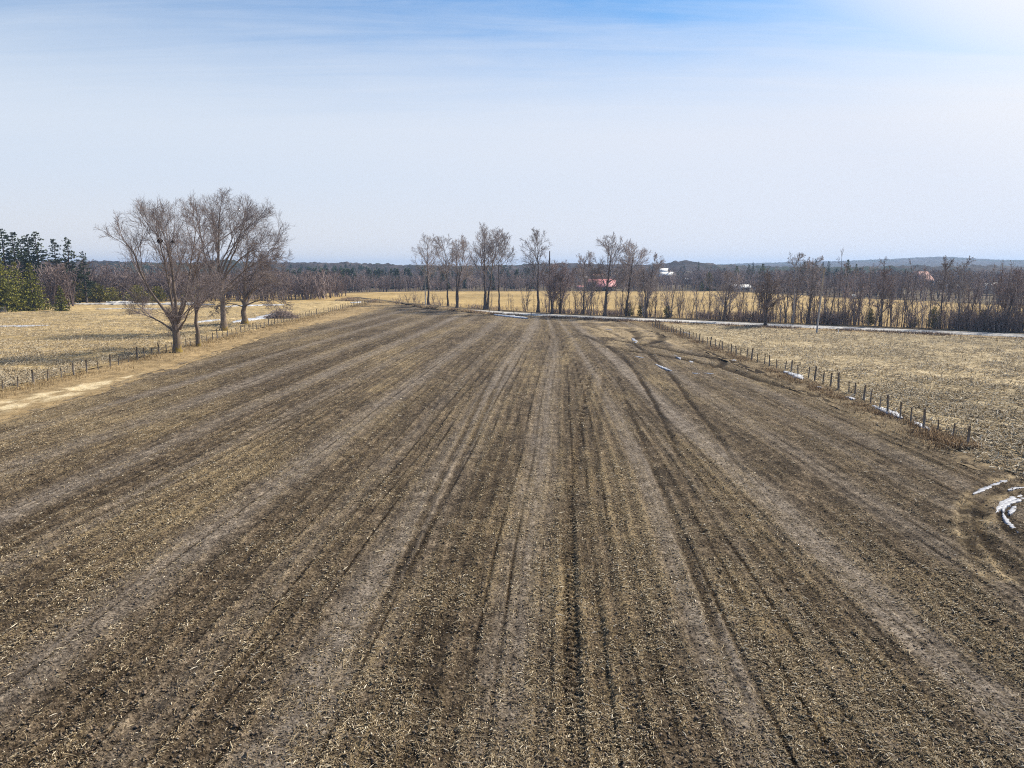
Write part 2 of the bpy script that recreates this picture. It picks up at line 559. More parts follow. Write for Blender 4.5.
def stripe_warp(x, y):
    sl = 0.078 * (1 - sstep(x, 5, 13))
    xs = x - sl * (y - 32)
    return xs + 0.35 * (fbm(x * 0.02, y * 0.035, 2, 71) - 0.5) * 2


STRIPES = [(-40, 1.1, .5), (-34.5, 0.9, .6), (-28.3, 1.2, .65), (-22.6, 1.0, .75), (-18.3, .8, .45), (-12.2, 1.15, .8), (-7.6, .7, .35), (-3.9, 1.15, .95),
           (1.15, 0.9, .75), (7.0, 0.75, .85), (9.4, .35, .3), (12.4, 1.0, .9), (17.2, 0.9, .55), (20.4, .5, .4), (23.2, 0.8, .5), (30, 1, .5)]


def poly_dist(x, y, pts):
    """distance to a polyline and the arc position"""
    best = np.full(np.shape(x), 1e9)
    arc = np.zeros(np.shape(x))
    acc = 0.0
    for (x0, y0), (x1, y1) in zip(pts[:-1], pts[1:]):
        dx, dy = x1 - x0, y1 - y0
        L = math.hypot(dx, dy)
        s = np.clip(((x - x0) * dx + (y - y0) * dy) / (L * L), 0, 1)
        dd = np.hypot(x - x0 - s * dx, y - y0 - s * dy)
        q = dd < best
        best = np.where(q, dd, best)
        arc = np.where(q, acc + s * L, arc)
        acc += L
    return best, arc


def curve(pts, n=40):
    """Catmull-Rom through the points"""
    P = np.array([pts[0]] + list(pts) + [pts[-1]], float)
    out = []
    k = len(pts) - 1
    for i in range(k):
        a, b, c, d = P[i:i + 4]
        for s in np.linspace(0, 1, max(2, n // k), endpoint=False):
            out.append(0.5 * ((2 * b) + (-a + c) * s + (2 * a - 5 * b + 4 * c - d) * s * s + (-a + 3 * b - 3 * c + d) * s ** 3))
    out.append(P[-2])
    return np.array(out)


def G(*pp):
    return [ground_pt(*p) for p in pp]


# single wheel tracks: photo pixels laid on the ground, half width, depth, wetness
RUTS = [
    (curve(G((571, 790), (570, 700), (569, 620), (570, 540), (575, 470), (583, 410), (592, 370))), .26, .07, .95, True),
    (curve(G((606, 790), (603, 700), (598, 620), (594, 540), (596, 470), (600, 410), (604, 372))), .20, .04, .45, False),
    (curve(G((705, 530), (672, 440), (650, 395), (628, 362), (605, 345), (580, 333))), 0.44, .08, .9, False),
    (curve(G((772, 515), (720, 440), (690, 402), (668, 372), (640, 348), (610, 332), (585, 326))), 0.44, .08, .9, False),
    (curve(G((930, 445), (860, 412), (800, 392), (760, 380), (715, 366), (670, 357), (625, 350), (590, 346))), 0.85, .16, 1.0, False),
    (curve(G((960, 440), (880, 408), (820, 388), (770, 374), (730, 362), (690, 354), (640, 344), (600, 338))), 0.80, .16, 1.0, False),
    (curve(G((840, 402), (790, 384), (750, 369), (712, 352), (690, 340), (668, 332), (640, 327))), 0.90, .16, 1.0, False),
    (curve(G((800, 382), (765, 371), (735, 358), (712, 348), (690, 338))), 0.80, .16, 1.0, False),
    (curve(G((640, 329), (655, 331), (662, 336), (658, 341), (640, 346))), 0.85, .16, 1.0, False),
    (curve(G((625, 328), (632, 331), (638, 336), (634, 342))), 0.80, .16, 1.0, False),
    (curve(G((700, 352), (718, 356), (724, 362), (712, 368), (690, 366))), 0.80, .16, 1.0, False),
    (curve(G((690, 345), (704, 349), (712, 354))), 0.70, .16, 1.0, False),
    (curve(G((1060, 610), (1015, 575), (985, 540), (978, 515), (990, 497), (1024, 484), (1060, 478))), .30, .08, .85, False),
    (curve(G((1060, 575), (1028, 552), (1010, 530), (1004, 515), (1014, 500), (1040, 492))), .30, .08, .85, False),
    (curve(G((1000, 600), (976, 560), (965, 530), (966, 505), (985, 486), (1020, 474))), .28, .06, .75, False),
    (curve(G((380, 640), (425, 540), (462, 460), (490, 400), (510, 360))), .2, .04, .6, False),
    (curve(G((340, 690), (400, 570), (440, 480), (470, 420), (497, 362))), .2, .04, .6, False),
    (curve(G((20, 470), (150, 432), (260, 395), (340, 362), (400, 338))), .22, .04, .6, False),
    (curve(G((0, 560), (150, 490), (280, 425), (370, 375))), .22, .04, .55, False),
    (curve(G((740, 700), (690, 560), (655, 470), (630, 410), (615, 372))), .2, .05, .7, False),
]


LOOPS = [curve(G((1012, 476), (985, 485), (966, 501), (961, 520), (966, 548), (985, 580))), curve(G((1003, 490), (987, 505), (983, 530), (990, 556), (1006, 580))),
         curve(G((1040, 482), (1010, 490), (992, 505), (988, 520)))]


def soil_fields(x, y, full=True):
    """height detail and surface properties of the tilled field"""
    d = np.hypot(x, y)
    xs = stripe_warp(x, y)
    st = np.zeros(np.shape(x))
    for c, w, a in STRIPES:
        brk = 0.40 + 0.95 * fbm(x * 0.06 + c * 3, y * 0.05 + c, 3, 13)
        edge = 0.25 * (fbm(x * 0.8, y * 0.5, 2, int(77 + c)) - 0.5) * 2
        st = np.maximum(st, np.clip(a * brk, 0, 1) * np.exp(-np.abs((xs - c + edge) / (w * .95)) ** 2.4))
    calm = sstep(d, 190, 90)
    # rows left by the cultivator
    row = np.sin(2 * np.pi * (xs / 0.762 + 0.25 * fbm(x * 0.08, y * 0.08, 2, 91)))
    rowamp = (0.020 + 0.028 * vnoise(xs * 0.9, y * 0.02, 35)) * (1 - 0.75 * st)
    h = row * rowamp
    h += (fbm(x * 1.3, y * 1.3, 2, 31) - 0.5) * 0.10 * (1 - 0.6 * st)
    cl = fbm(x * 4.0, y * 4.0, 3, 51, 0.65)
    h += (np.abs(cl - 0.5) * 2) ** 0.8 * 0.10 * (1 - 0.65 * st) * sstep(d, 120, 40)
    ln = vnoise(xs * 1.31, y * 0.018, 21)
    grooves = np.exp(-((ln - 0.80) / 0.05) ** 2)
    h -= grooves * 0.05 * (1 - st)
    rut = grooves * 0.42 * (1 - 0.8 * st)
    for pts, w, dep, wet, lugs in RUTS:
        x0, y0 = pts.min(0) - 2
        x1, y1 = pts.max(0) + 2
        q = (x > x0) & (x < x1) & (y > y0) & (y < y1)
        if not q.any():
            continue
        wob = (fbm(x[q] * 0.7, y[q] * 0.7, 2, 8) - 0.5) * 0.12
        dd, arc = poly_dist(x[q] + wob, y[q], pts)
        tot = np.linalg.norm(np.diff(pts, axis=0), axis=1).sum()
        big = w > .6
        fade = sstep(arc, -1, min(20, tot * .25) if w > .4 else 5) * sstep(tot - arc, 0, 5)
        if w > .4:
            w = w * np.clip(d[q] / 110, .22, 1.15)
        prof = np.exp(-(dd / w) ** 4) * fade
        ridge = np.exp(-((dd - w * 1.6) / (w * .5)) ** 2)
        br = np.clip((0.8 if big else 0.55) + 0.9 * vnoise(arc * 0.35, arc * 0, 60), 0, 1)
        hh = -dep * prof + dep * 0.6 * ridge * br
        if lugs:
            lug = np.clip(np.sin(2 * np.pi * (arc / 0.30 + dd * 1.1)) * 2, -1, 1)
            hh += 0.032 * prof * lug
            br = np.clip(br * (0.62 - 0.42 * lug), 0, 1)
        h[q] += hh * sstep(xR(y[q]) - x[q], .2, 1.8)
        rut[q] = np.maximum(rut[q], prof * wet * br)
        st[q] *= 1 - prof * 0.7
    lowwet = sstep(fbm(x * 0.05 + 4, y * 0.05, 3, 95), 0.52, 0.70) * 0.35
    damp = 0.15 * np.exp(-(((x - 19) / 8) ** 2 + ((y - 86) / 9) ** 2))
    rut = np.clip(np.maximum(rut, np.maximum(lowwet * (1 - st), damp)), 0, 1)
    # thin cultivator lines, each of its own strength
    for per, off, sd, amp in ((0.762, .0, 36, .95), (0.381, .13, 37, .6)):
        q = xs / per + off + 0.10 * (fbm(x * 0.5, y * 0.12, 2, sd + 50) - 0.5)
        ph = np.abs(q - np.round(q)) * per
        own = sstep(_hash(np.round(q), np.round(q) * 0, sd) + 0.5 * (vnoise(q * .3, y * 0.05, sd + 9) - .5), .15, .80)
        lw = 0.066 * (1 + d / 95)
        ln2 = np.exp(-(ph / lw) ** 2) * own * (0.35 + 0.9 * vnoise(np.round(q) * 3.3, y * 0.35, sd + 3)) * sstep(d, 190, 90)
        rut = np.maximum(rut, np.clip(ln2 * amp * (1 - 0.15 * st), 0, 1))
        h -= 0.035 * ln2
    brown = sstep(fbm(xs * 0.16, y * 0.012, 2, 141), .47, .62) * (1 - st) * .32
    olive = .50 * np.exp(-((xs + 1.35) / 1.15) ** 4) * sstep(y, 62, 34) + .36 * np.exp(-((xs - 3.5) / 1.4) ** 4) + .30 * np.exp(-((xs - 9.6) / 1.6) ** 4) + .25 * np.exp(-((xs + 9.6) / 1.4) ** 4)
    olive = olive * (.55 + .9 * fbm(x * .3, y * .08, 3, 147)) * (1 - .8 * st) * sstep(d, 150, 90)
    rut = np.maximum(rut, np.maximum(brown, olive))
    res = np.clip(0.50 + 0.16 * row + 1.1 * (fbm(xs * 0.35, y * 0.06, 3, 17) - 0.5) + 0.6 * (fbm(x * 0.5, y * 0.5, 2, 27) - 0.5), 0, 1)
    res += 0.25 * sstep(y, 110, 60) * 0
    far_straw = sstep(x, 11, 16) * sstep(y, 90, 101) * sstep(fbm(x * 0.22, y * 0.16, 3, 19), 0.36, 0.50)
    edge = np.maximum(sstep(xL(y) + 2.5 - x, -2.5, 3), sstep(x - xR(y) + 1.5, -2, 2.5) * sstep(y, 40, 46) * .6)
    loops = np.zeros(np.shape(x))
    for pts in LOOPS:
        q = (x > pts[:, 0].min() - 2) & (x < pts[:, 0].max() + 2) & (y > pts[:, 1].min() - 2) & (y < pts[:, 1].max() + 2)
        if q.any():
            dd, arc = poly_dist(x[q], y[q], pts)
            loops[q] = np.maximum(loops[q], np.exp(-(dd / .30) ** 2) * (.2 + 1.2 * sstep(fbm(x[q] * 1.6, y[q] * 1.6, 3, 66), .40, .62)))
    straw = np.clip(np.maximum(np.maximum(far_straw * 0.9, loops), edge * 0.55) * sstep(fbm(x * 0.5, y * 0.5, 3, 20), 0.25, 0.6), 0, 1) * (1 - 0.8 * rut)
    h = h * (0.35 + 0.65 * calm) + 0.05 * sstep(xR(y) - x, .9, 0) * sstep(y, 40, 46)
    return h, st, rut, res, straw


def field_height(x, y):
    return land(x, y) + soil_fields(x, y)[0]


# ---- ground to the horizon
def build_ground():
    az = np.radians(np.linspace(-180, 180, 361))
    rr = np.concatenate([np.linspace(1, 330, 40), np.geomspace(345, 5300, 60)])
    A, Rr = np.meshgrid(az, rr)
    X, Y = Rr * np.sin(A), Rr * np.cos(A)
    Z = land(X, Y) - 0.30
    me = mesh_np('ground', np.stack([X, Y, Z], -1).reshape(-1, 3), [grid_faces(*X.shape)[:, ::-1]], M['ground'], None, True)
    tag(add('ground', me), kind='structure')


build_ground()


# ---- the tilled field
def build_field():
    nr, nc = 880, 1250
    t = np.linspace(0, 1, nr)
    drop = 640 * (1 - t) ** 1.4 + 31.4 * (1 - (1 - t) ** 1.4)
    yr = np.clip(CAM_H * FPX / drop, 9, 240)
    yr = np.interp(np.linspace(0, 1, nr), np.linspace(0, 1, nr), yr)
    u = np.linspace(-1, 1, nc)
    YR, U = np.meshgrid(yr, u, indexing='ij')
    X = U * (YR * 0.92 + 8)
    Y = 9 + (YR - 9) * (yF(np.clip(X, -40, 30)) - 9) / (240 - 9)
    lo, hi = xL(Y), xR(Y)
    kl, kh = X < lo, X > hi
    X = np.clip(X, lo, hi)
    Y = np.minimum(Y, 9 + (YR - 9) * (yF(X) - 9) / (240 - 9))
    h, st, ru, re, sw = soil_fields(X, Y)
    Z = land(X, Y) + h
    dead = (kl[:-1, :-1] & kl[1:, 1:] & kl[:-1, 1:] & kl[1:, :-1]) | (kh[:-1, :-1] & kh[1:, 1:] & kh[:-1, 1:] & kh[1:, :-1])
    me = mesh_np('field', np.stack([X, Y, Z], -1).reshape(-1, 3), [grid_faces(nr, nc, ~dead)], M['soil'],
                 {'stripe': st.ravel(), 'rut': ru.ravel(), 'residue': re.ravel(), 'straw': sw.ravel()}, False)
    tag(add('tilled_field', me), kind='structure')


build_field()


def sheet(name, mat, x0, x1, y0f, y1f, nx, ny, lift, bumpy, kind='structure', xfun=None, warp=1.0, attrs=None):
    """a stretch of ground between two front/back curves"""
    u = np.linspace(0, 1, nx)
    v = np.linspace(0, 1, ny) ** warp
    Vv, U = np.meshgrid(v, u, indexing='ij')
    if xfun is None:
        X = x0 + (x1 - x0) * U
        Y = y0f(X) + (y1f(X) - y0f(X)) * Vv
    else:
        Y = y0f + (y1f - y0f) * Vv
        a, b = xfun
        X = a(Y) + (b(Y) - a(Y)) * U
    Z = land(X, Y) + lift + bumpy(X, Y)
    me = mesh_np(name, np.stack([X, Y, Z], -1).reshape(-1, 3), [grid_faces(ny, nx)], mat, {k: f(X, Y).ravel() for k, f in (attrs or {}).items()}, True)
    return tag(add(name, me), kind=kind)


def cream_f(x, y):
    """pale flattened straw along part of the left edge"""
    c = -40.7 + 1.5 * sstep(y, 58, 74) + 1.6 * (fbm(y * .3, y * 0, 2, 44) - .5)
    w = 1.45 + 1.3 * (fbm(y * .4, y * 0 + 3, 2, 46) - .5) - .9 * sstep(y, 62, 76)
    f = np.exp(-((x - c) / w) ** 4) * sstep(y, 80, 71)
    return np.clip(f * (.1 + 1.5 * sstep(fbm(x * .9, y * .9, 4, 47), .36, .60)), 0, 1)


# dry grass margins either side of the field, the stubble on the right, the pasture on the left
sheet('field_margin', M['margin'], 0, 0, 30, 236, 60, 520, -0.06,
      lambda x, y: (fbm(x * 0.9, y * 0.9, 3, 5) - 0.3) * 0.25, xfun=(lambda y: y * 0 - 48.5, lambda y: xL(y) + 1.2), attrs={'cream': cream_f})
sheet('field_margin', M['weedy'], 0, 0, 36.5, 141, 20, 300, -0.05,
      lambda x, y: (fbm(x * 1.1, y * 1.1, 3, 6) - 0.3) * 0.28, xfun=(lambda y: xR(y) - 0.8 - 0 * y, lambda y: np.maximum(29.9, xR(y) + 3.2 + 0 * y)))
sheet('stubble_field', M['stubble'], 0, 0, 29.5, 150, 300, 260, -0.01,
      lambda x, y: (fbm(x * 0.8, y * 0.8, 3, 7) - 0.5) * 0.16 + 0.05 * np.sin((x * 0.83 + y * 0.56) * 2 * np.pi / 1.1) * sstep(y, 95, 60)
      - 8.0 * sstep(y, road_y(x) - 6, road_y(x) - 2), xfun=(lambda y: 29.6 + 0 * y + 0.5 * (vnoise(y * 0.4, y * 0, 9) - 0.5), lambda y: 40 + y * 1.25), warp=1.5)
sheet('pasture', M['pasture'], 0, 0, 34, 236, 260, 300, 0.02,
      lambda x, y: (fbm(x * 0.25, y * 0.25, 3, 11) - 0.5) * 0.35 + (fbm(x, y, 2, 12) - 0.5) * 0.16,
      xfun=(lambda y: -60 - y * 1.3, lambda y: -46.4 + 0.6 * (vnoise(y * 0.3, y * 0, 14) - 0.5)), warp=1.4)
# roadside verge in front of the road
sheet('verge', M['margin'], -60, 190, lambda x: np.where(x < 28, yF(x) - 0.6, road_y(x) - 8.5), lambda x: road_y(x) - 3.6, 420, 14, -0.02,
      lambda x, y: (fbm(x * 0.8, y * 0.8, 3, 16) - 0.35) * 0.30 + 0.55 * sstep(x, 0, -16) * np.exp(-((y - yF(x) - 3) / 3.0) ** 2))
sheet('road', M['road'], -60, 195, lambda x: road_y(x) - 3.8, lambda x: road_y(x) + 3.8, 300, 15, 0.16,
      lambda x, y: -0.05 * ((y - road_y(x)) / 3.3) ** 2 - 0.30 * sstep(np.abs(y - road_y(x)), 3.4, 3.8) - 1.1 * sstep(x, -9, -24))
sheet('verge', M['ground'], -60, 195, lambda x: road_y(x) + 3.2, lambda x: road_y(x) + 9, 300, 8, 0.02,
      lambda x, y: (fbm(x * 0.5, y * 0.5, 3, 22) - 0.3) * 0.3)
BACK = np.array([(-170, 236), (-120, 282), (-94, 296), (-53, 330), (0, 334), (61, 331), (102, 334), (128, 256), (152, 208), (220, 150)], float)
FRONT = np.array([(-170, 220), (-60, 221), (-46, 226), (-34, 224), (-12, 193), (10, 171.5), (84, 123), (150, 81), (220, 40)], float)


def y_back(x):
    return np.interp(x, BACK[:, 0], BACK[:, 1])


def y_front(x):
    return np.interp(x, FRONT[:, 0], FRONT[:, 1])


sheet('far_field', M['far_corn'], -170, 220, y_front, y_back, 200, 60, -0.02, lambda x, y: (fbm(x * 0.2, y * 0.2, 3, 23) - 0.5) * 0.35)


# ---- hills: a lumpy canopy of woods standing on the land
def build_hills():
    az = np.radians(np.linspace(-46, 46, 1100))
    rr = np.geomspace(760, 5200, 190)
    A, Rr = np.meshgrid(az, rr)
    X, Y = Rr * np.sin(A), Rr * np.cos(A)
    can = 5.5 + 4.5 * vnoise(X / 9, Y / 9, 101) + 3.0 * vnoise(X / 4.1, Y / 4.1, 102) + 5 * (fbm(X / 60, Y / 60, 2, 103) - 0.5)
    px = 512 + FPX * np.tan(A) / math.cos(TH)
    mead = np.exp(-(((px - 372) / 11) ** 4 + ((Rr - 1010) / 60) ** 4)) + np.exp(-(((px - 400) / 6) ** 4 + ((Rr - 930) / 50) ** 4))
    can = can * (1 - np.clip(mead, 0, 1)) * sstep(Rr, 760, 820)
    Z = land(X, Y) + can
    me = mesh_np('hills', np.stack([X, Y, Z], -1).reshape(-1, 3), [grid_faces(*X.shape)[:, ::-1]], M['hills'], {'meadow': np.clip(mead, 0, 1).ravel()}, False)
    tag(add('hills', me), kind='structure')


build_hills()

# ------------------------------------------------------------------ litter on the fields
def straw_mesh(name, X, Y, Z, L, wd, seed, mat, tiltmax=0.35, tint=None):
    rng = np.random.default_rng(seed)
    n = len(X)
    a = rng.uniform(0, 2 * np.pi, n)
    tl = rng.normal(0, tiltmax * 0.5, n)
    dx, dy, dz = np.cos(a) * np.cos(tl), np.sin(a) * np.cos(tl), np.sin(tl)
    D = np.stack([dx, dy, dz], -1)
    S = np.stack([-np.sin(a), np.cos(a), np.zeros(n)], -1)
    c = np.stack([X, Y, Z + np.abs(dz) * L * 0.5 + wd * 0.25], -1)
    bend = rng.normal(0, 0.08, n)[:, None] * S * L[:, None]
    e0, e1 = c - D * L[:, None] / 2, c + D * L[:, None] / 2
    mid = c + bend * 0.6 + np.array([0, 0, 1.0]) * (rng.random(n) * 0.08 * L)[:, None]
    up = np.array([0, 0, 1.0])
    rows = []
    for P, k in ((e0, .6), (mid, 1.0), (e1, .5)):
        w = (wd * k)[:, None]
        rows += [P - S * w / 2, P + S * w / 2, P + up * w * 0.55]
    V = np.stack(rows, 1).reshape(-1, 3)
    b = np.arange(n)[:, None] * 9
    F = []
    for r in (0, 3):
        for j in range(3):
            j2 = (j + 1) % 3
            F.append(np.concatenate([b + r + j, b + r + j2, b + r + 3 + j2, b + r + 3 + j], 1))
    tint = rng.random(n) if tint is None else tint
    return mesh_np(name, V, [np.concatenate(F)], mat, {'tint': np.repeat(tint, 9)})


def scatter_near(n, y0, y1, pw, seed):
    """more bits per square metre close by, thinning with distance"""
    rng = np.random.default_rng(seed)
    s = rng.random(n)
    inv = (1 / y0 ** pw) + ((1 / y1 ** pw) - (1 / y0 ** pw)) * s
    y = inv ** (-1 / pw)
    x = rng.uniform(-1, 1, n) * (y * 0.86 + 5)
    return x, y, rng


def build_litter():
    x, y, rng = scatter_near(760000, 11.5, 125, 0.6, 1)
    ok = (x > xL(y) + .2) & (x < xR(y) - .2)
    x, y = x[ok], y[ok]
    h, st, ru, re, sw = soil_fields(x, y)
    clump = fbm(x * 1.1, y * 1.1, 3, 33)
    keep = rng.random(len(x)) < np.clip((re * 1.15 - 0.12) * (1 - 0.62 * st) * (1 - 0.9 * ru) * (0.35 + 1.5 * sstep(clump, 0.36, 0.66)), 0.05, 1)
    x, y, h = x[keep], y[keep], h[keep]
    n = len(x)
    L = np.clip(rng.lognormal(math.log(0.046), 0.6, n), .015, .30) * (1 + y / 80)
    wd = np.minimum(rng.uniform(0.010, 0.030, n) * (1 + y / 60), L * .6)
    tint = np.clip(rng.beta(2.0, 2.2, n) + 0.2 * (rng.random(n) < .06), 0, 1)
    tag(add('crop_residue', straw_mesh('crop_residue', x, y, land(x, y) + h, L, wd, 2, M['straw_bit'], tint=tint)), kind='stuff')
    # soil clods
    x, y, rng = scatter_near(60000, 11.5, 70, 1.0, 5)
    ok = (x > xL(y) + .2) & (x < xR(y) - .2)
    x, y = x[ok], y[ok]
    h, st, ru, re, sw = soil_fields(x, y)
    keep = rng.random(len(x)) < (1 - 0.75 * st)
    x, y, h = x[keep], y[keep], h[keep]
    n = len(x)
    r = np.minimum(rng.lognormal(math.log(0.022), 0.45, n), .06)
    oct_ = np.array([(1, 0, 0), (0, 1, 0), (-1, 0, 0), (0, -1, 0), (0, 0, .8), (0, 0, -.5)], float)
    V = oct_[None] * (r[:, None, None] * rng.uniform(.6, 1.35, (n, 6, 1)))
    V = V + rng.normal(0, .12, (n, 6, 3)) * r[:, None, None]
    a = rng.uniform(0, 6.28, n)
    cs, sn = np.cos(a)[:, None], np.sin(a)[:, None]
    V = np.stack([V[..., 0] * cs - V[..., 1] * sn, V[..., 0] * sn + V[..., 1] * cs, V[..., 2]], -1)
    V += np.stack([x, y, land(x, y) + h + r * .25], -1)[:, None, :]
    F = np.array([(0, 1, 4), (1, 2, 4), (2, 3, 4), (3, 0, 4), (1, 0, 5), (2, 1, 5), (3, 2, 5), (0, 3, 5)])
    F = (np.arange(n)[:, None, None] * 6 + F[None]).reshape(-1, 3)
    tag(add('soil_clods', mesh_np('soil_clods', V.reshape(-1, 3), [F], M['clod'])), kind='stuff')
    # stalks on the stubble of the left field
    rng = np.random.default_rng(10)
    n = 90000
    y = 54 + 120 * rng.random(n) ** 1.5
    x = -46.8 - rng.random(n) * (y * .80 - 38)
    row = np.round(y / 1.0 + x * .07)
    y = np.where(rng.random(n) < .6, row - x * .07, y)
    keep = rng.random(n) < .2 + 1.2 * sstep(fbm(x * .15, y * .3, 3, 35), .36, .62)
    x, y = x[keep], y[keep]
    n = len(x)
    z = land(x, y) + 0.05 + (fbm(x * 0.25, y * 0.25, 3, 11) - 0.5) * 0.35
    tag(add('crop_residue', straw_mesh('crop_residue', x, y, z, rng.lognormal(math.log(.30), .4, n), rng.uniform(.03, .08, n), 12, M['straw_bit'], .9,
                                       np.clip(.42 + .5 * rng.random(n), 0, 1))), kind='stuff')
    # stalks and husks on the stubble to the right
    rng = np.random.default_rng(8)
    n = 130000
    y = 31 + 107 * rng.random(n) ** 1.5
    x = 27 + rng.random(n) * (y * 0.80 + 4 - 27 + 8)
    ok = (x > np.where(y < 41.5, 26.8, 29.6)) & (y < road_y(x) - 7)
    x, y = x[ok], y[ok]
    # rows of stalks run obliquely
    q = (x * 0.83 + y * 0.56)
    off = (np.round(q / 1.1) * 1.1 - q) * (rng.random(len(x)) < 0.7)
    x = x + off * 0.83
    y = y + off * 0.56
    cl = fbm(x * 0.25, y * 0.25, 3, 34)
    keep = rng.random(len(x)) < 0.25 + 1.2 * sstep(cl, .35, .65)
    x, y = x[keep], y[keep]
    n = len(x)
    L = rng.lognormal(math.log(0.28), 0.4, n)
    wd = rng.uniform(0.03, 0.085, n)
    z = land(x, y) + (fbm(x * 0.8, y * 0.8, 3, 7) - 0.5) * 0.16 + 0.03
    tint = np.clip(0.42 + 0.55 * rng.random(n), 0, 1)
    tag(add('crop_residue', straw_mesh('crop_residue', x, y, z, L, wd, 9, M['straw_bit'], 0.9, tint)), kind='stuff')


build_litter()


def blade_mesh(name, x, y, z, hgt, wd, seed, mat, lean=0.5):
    rng = np.random.default_rng(seed)
    n = len(x)
    a = rng.uniform(0, 2 * np.pi, n)
    S = np.stack([np.cos(a), np.sin(a), np.zeros(n)], -1)
    b = rng.uniform(0, 2 * np.pi, n)
    Ln = np.stack([np.cos(b), np.sin(b), np.zeros(n)], -1) * (rng.random(n) * lean)[:, None]
    base = np.stack([x, y, z], -1)
    w = wd[:, None]
    h = hgt[:, None]
    up = np.array([0, 0, 1.0])
    N = np.cross(S, up)
    m = base + up * h * .55 + Ln * h * .35
    t = base + up * h + Ln * h
    V = np.stack([base - S * w / 2, base + S * w / 2, base + N * w * .4, m - S * w * .4, m + S * w * .4, m + N * w * .3, t], 1).reshape(-1, 3)
    k = np.arange(n)[:, None] * 7
    Q = np.concatenate([np.concatenate([k + i, k + (i + 1) % 3, k + 3 + (i + 1) % 3, k + 3 + i], 1) for i in range(3)])
    T = np.concatenate([np.concatenate([k + 3 + i, k + 3 + (i + 1) % 3, k + 6], 1) for i in range(3)])
    return mesh_np(name, V, [Q, T], mat, {'tint': np.repeat(rng.random(n), 7)})


def build_grass():
    rng = np.random.default_rng(21)
    # left fence line
    n = 15000
    y = 46 + 190 * rng.random(n) ** 1.3
    x = -46 + rng.normal(0, 1.0, n) + np.abs(rng.normal(0, 1.8, n)) * (rng.random(n) < .55)
    c = rng.random(n) < 0.15 + sstep(fbm(x * .35, y * .35, 3, 61), .34, .62)
    c &= ~((x > -43.2) & (y < 74) & (y > 42))
    x, y = x[c], y[c]
    n = len(x)
    tag(add('dry_grass', blade_mesh('dry_grass', x, y, land(x, y) - .02, rng.uniform(.10, .48, n), rng.uniform(.03, .06, n), 22, M['dry_blade'])), kind='stuff')
    # right fence line: taller brown weeds
    n = 13000
    y = 41 + 96 * rng.random(n) ** 1.4
    x = 28.2 + rng.normal(0, .7, n) - np.abs(rng.normal(0, .9, n)) * (rng.random(n) < .5)
    c = rng.random(n) < .08 + sstep(fbm(x * .3, y * .3, 3, 62), .40, .62)
    x, y = x[c], y[c]
    n = len(x)
    tag(add('dry_grass', blade_mesh('dry_grass', x, y, land(x, y) - .02, rng.uniform(.12, .40, n) * (1 + .5 * sstep(y, 50, 43)), rng.uniform(.025, .05, n), 23, M['weed2'], .9)), kind='stuff')
    # verge weeds in front of the road
    n = 42000
    x = rng.uniform(-60, 110, n)
    front = np.where(x < 28, yF(x) - .8, road_y(x) - 8)
    y = front + (road_y(x) - 4.6 - front) * rng.random(n)
    c = rng.random(n) < (.06 + .9 * sstep(fbm(x * .2, y * .3, 3, 63), .42, .62)) * np.clip((road_y(x) - 4.6 - front) / 7, .08, 1)
    x, y = x[c], y[c]
    n = len(x)
    hh = rng.uniform(.15, .6, n) * (1 + .8 * sstep(x, 0, -20))
    tag(add('verge_weeds', blade_mesh('verge_weeds', x, y, land(x, y) - .02, hh, rng.uniform(.05, .10, n), 24, M['weed'], .7)), kind='stuff')


build_grass()


# ------------------------------------------------------------------ snow and ice left in hollows
def snow_ribbon(pts, wid, thick, seed, lift=0.03, base=None, n=110):
    P = curve(pts, n)
    T = np.gradient(P, axis=0)
    T /= np.linalg.norm(T, axis=1, keepdims=True)
    Nn = np.stack([-T[:, 1], T[:, 0]], -1)
    s = np.linspace(0, 1, len(P))
    arc = np.concatenate([[0], np.cumsum(np.linalg.norm(np.diff(P, axis=0), axis=1))])
    w = wid * np.clip(np.sin(np.pi * np.clip(s, .015, .985)), 0, 1) ** .7
    wl = w * (.25 + 1.5 * fbm(arc * 1.1 / wid, arc * 0, 4, seed))
    jag = .75 + .5 * vnoise(arc * 7, arc * 0, seed + 31)
    w = w * jag
    wr = w * (.25 + 1.5 * fbm(arc * 1.1 / wid, arc * 0 + 7, 4, seed + 5))
    rows = []
    for f, zz in ((-1, 0.0), (-.85, .7), (-.4, .95), (.1, 1.0), (.5, .9), (.87, .7), (1, 0)):
        ww = wl if f < 0 else wr
        q = P + Nn * (f * ww)[:, None]
        b = land(q[:, 0], q[:, 1]) if base is None else base(q[:, 0], q[:, 1])
        rows.append(np.stack([q[:, 0], q[:, 1], b + lift - (.15 if zz == 0 else 0) + thick * zz * (.7 + .6 * vnoise(q[:, 0] * 2, q[:, 1] * 2, seed))], -1))
    V = np.stack(rows, 1)
    return V.reshape(-1, 3), grid_faces(len(P), 7)


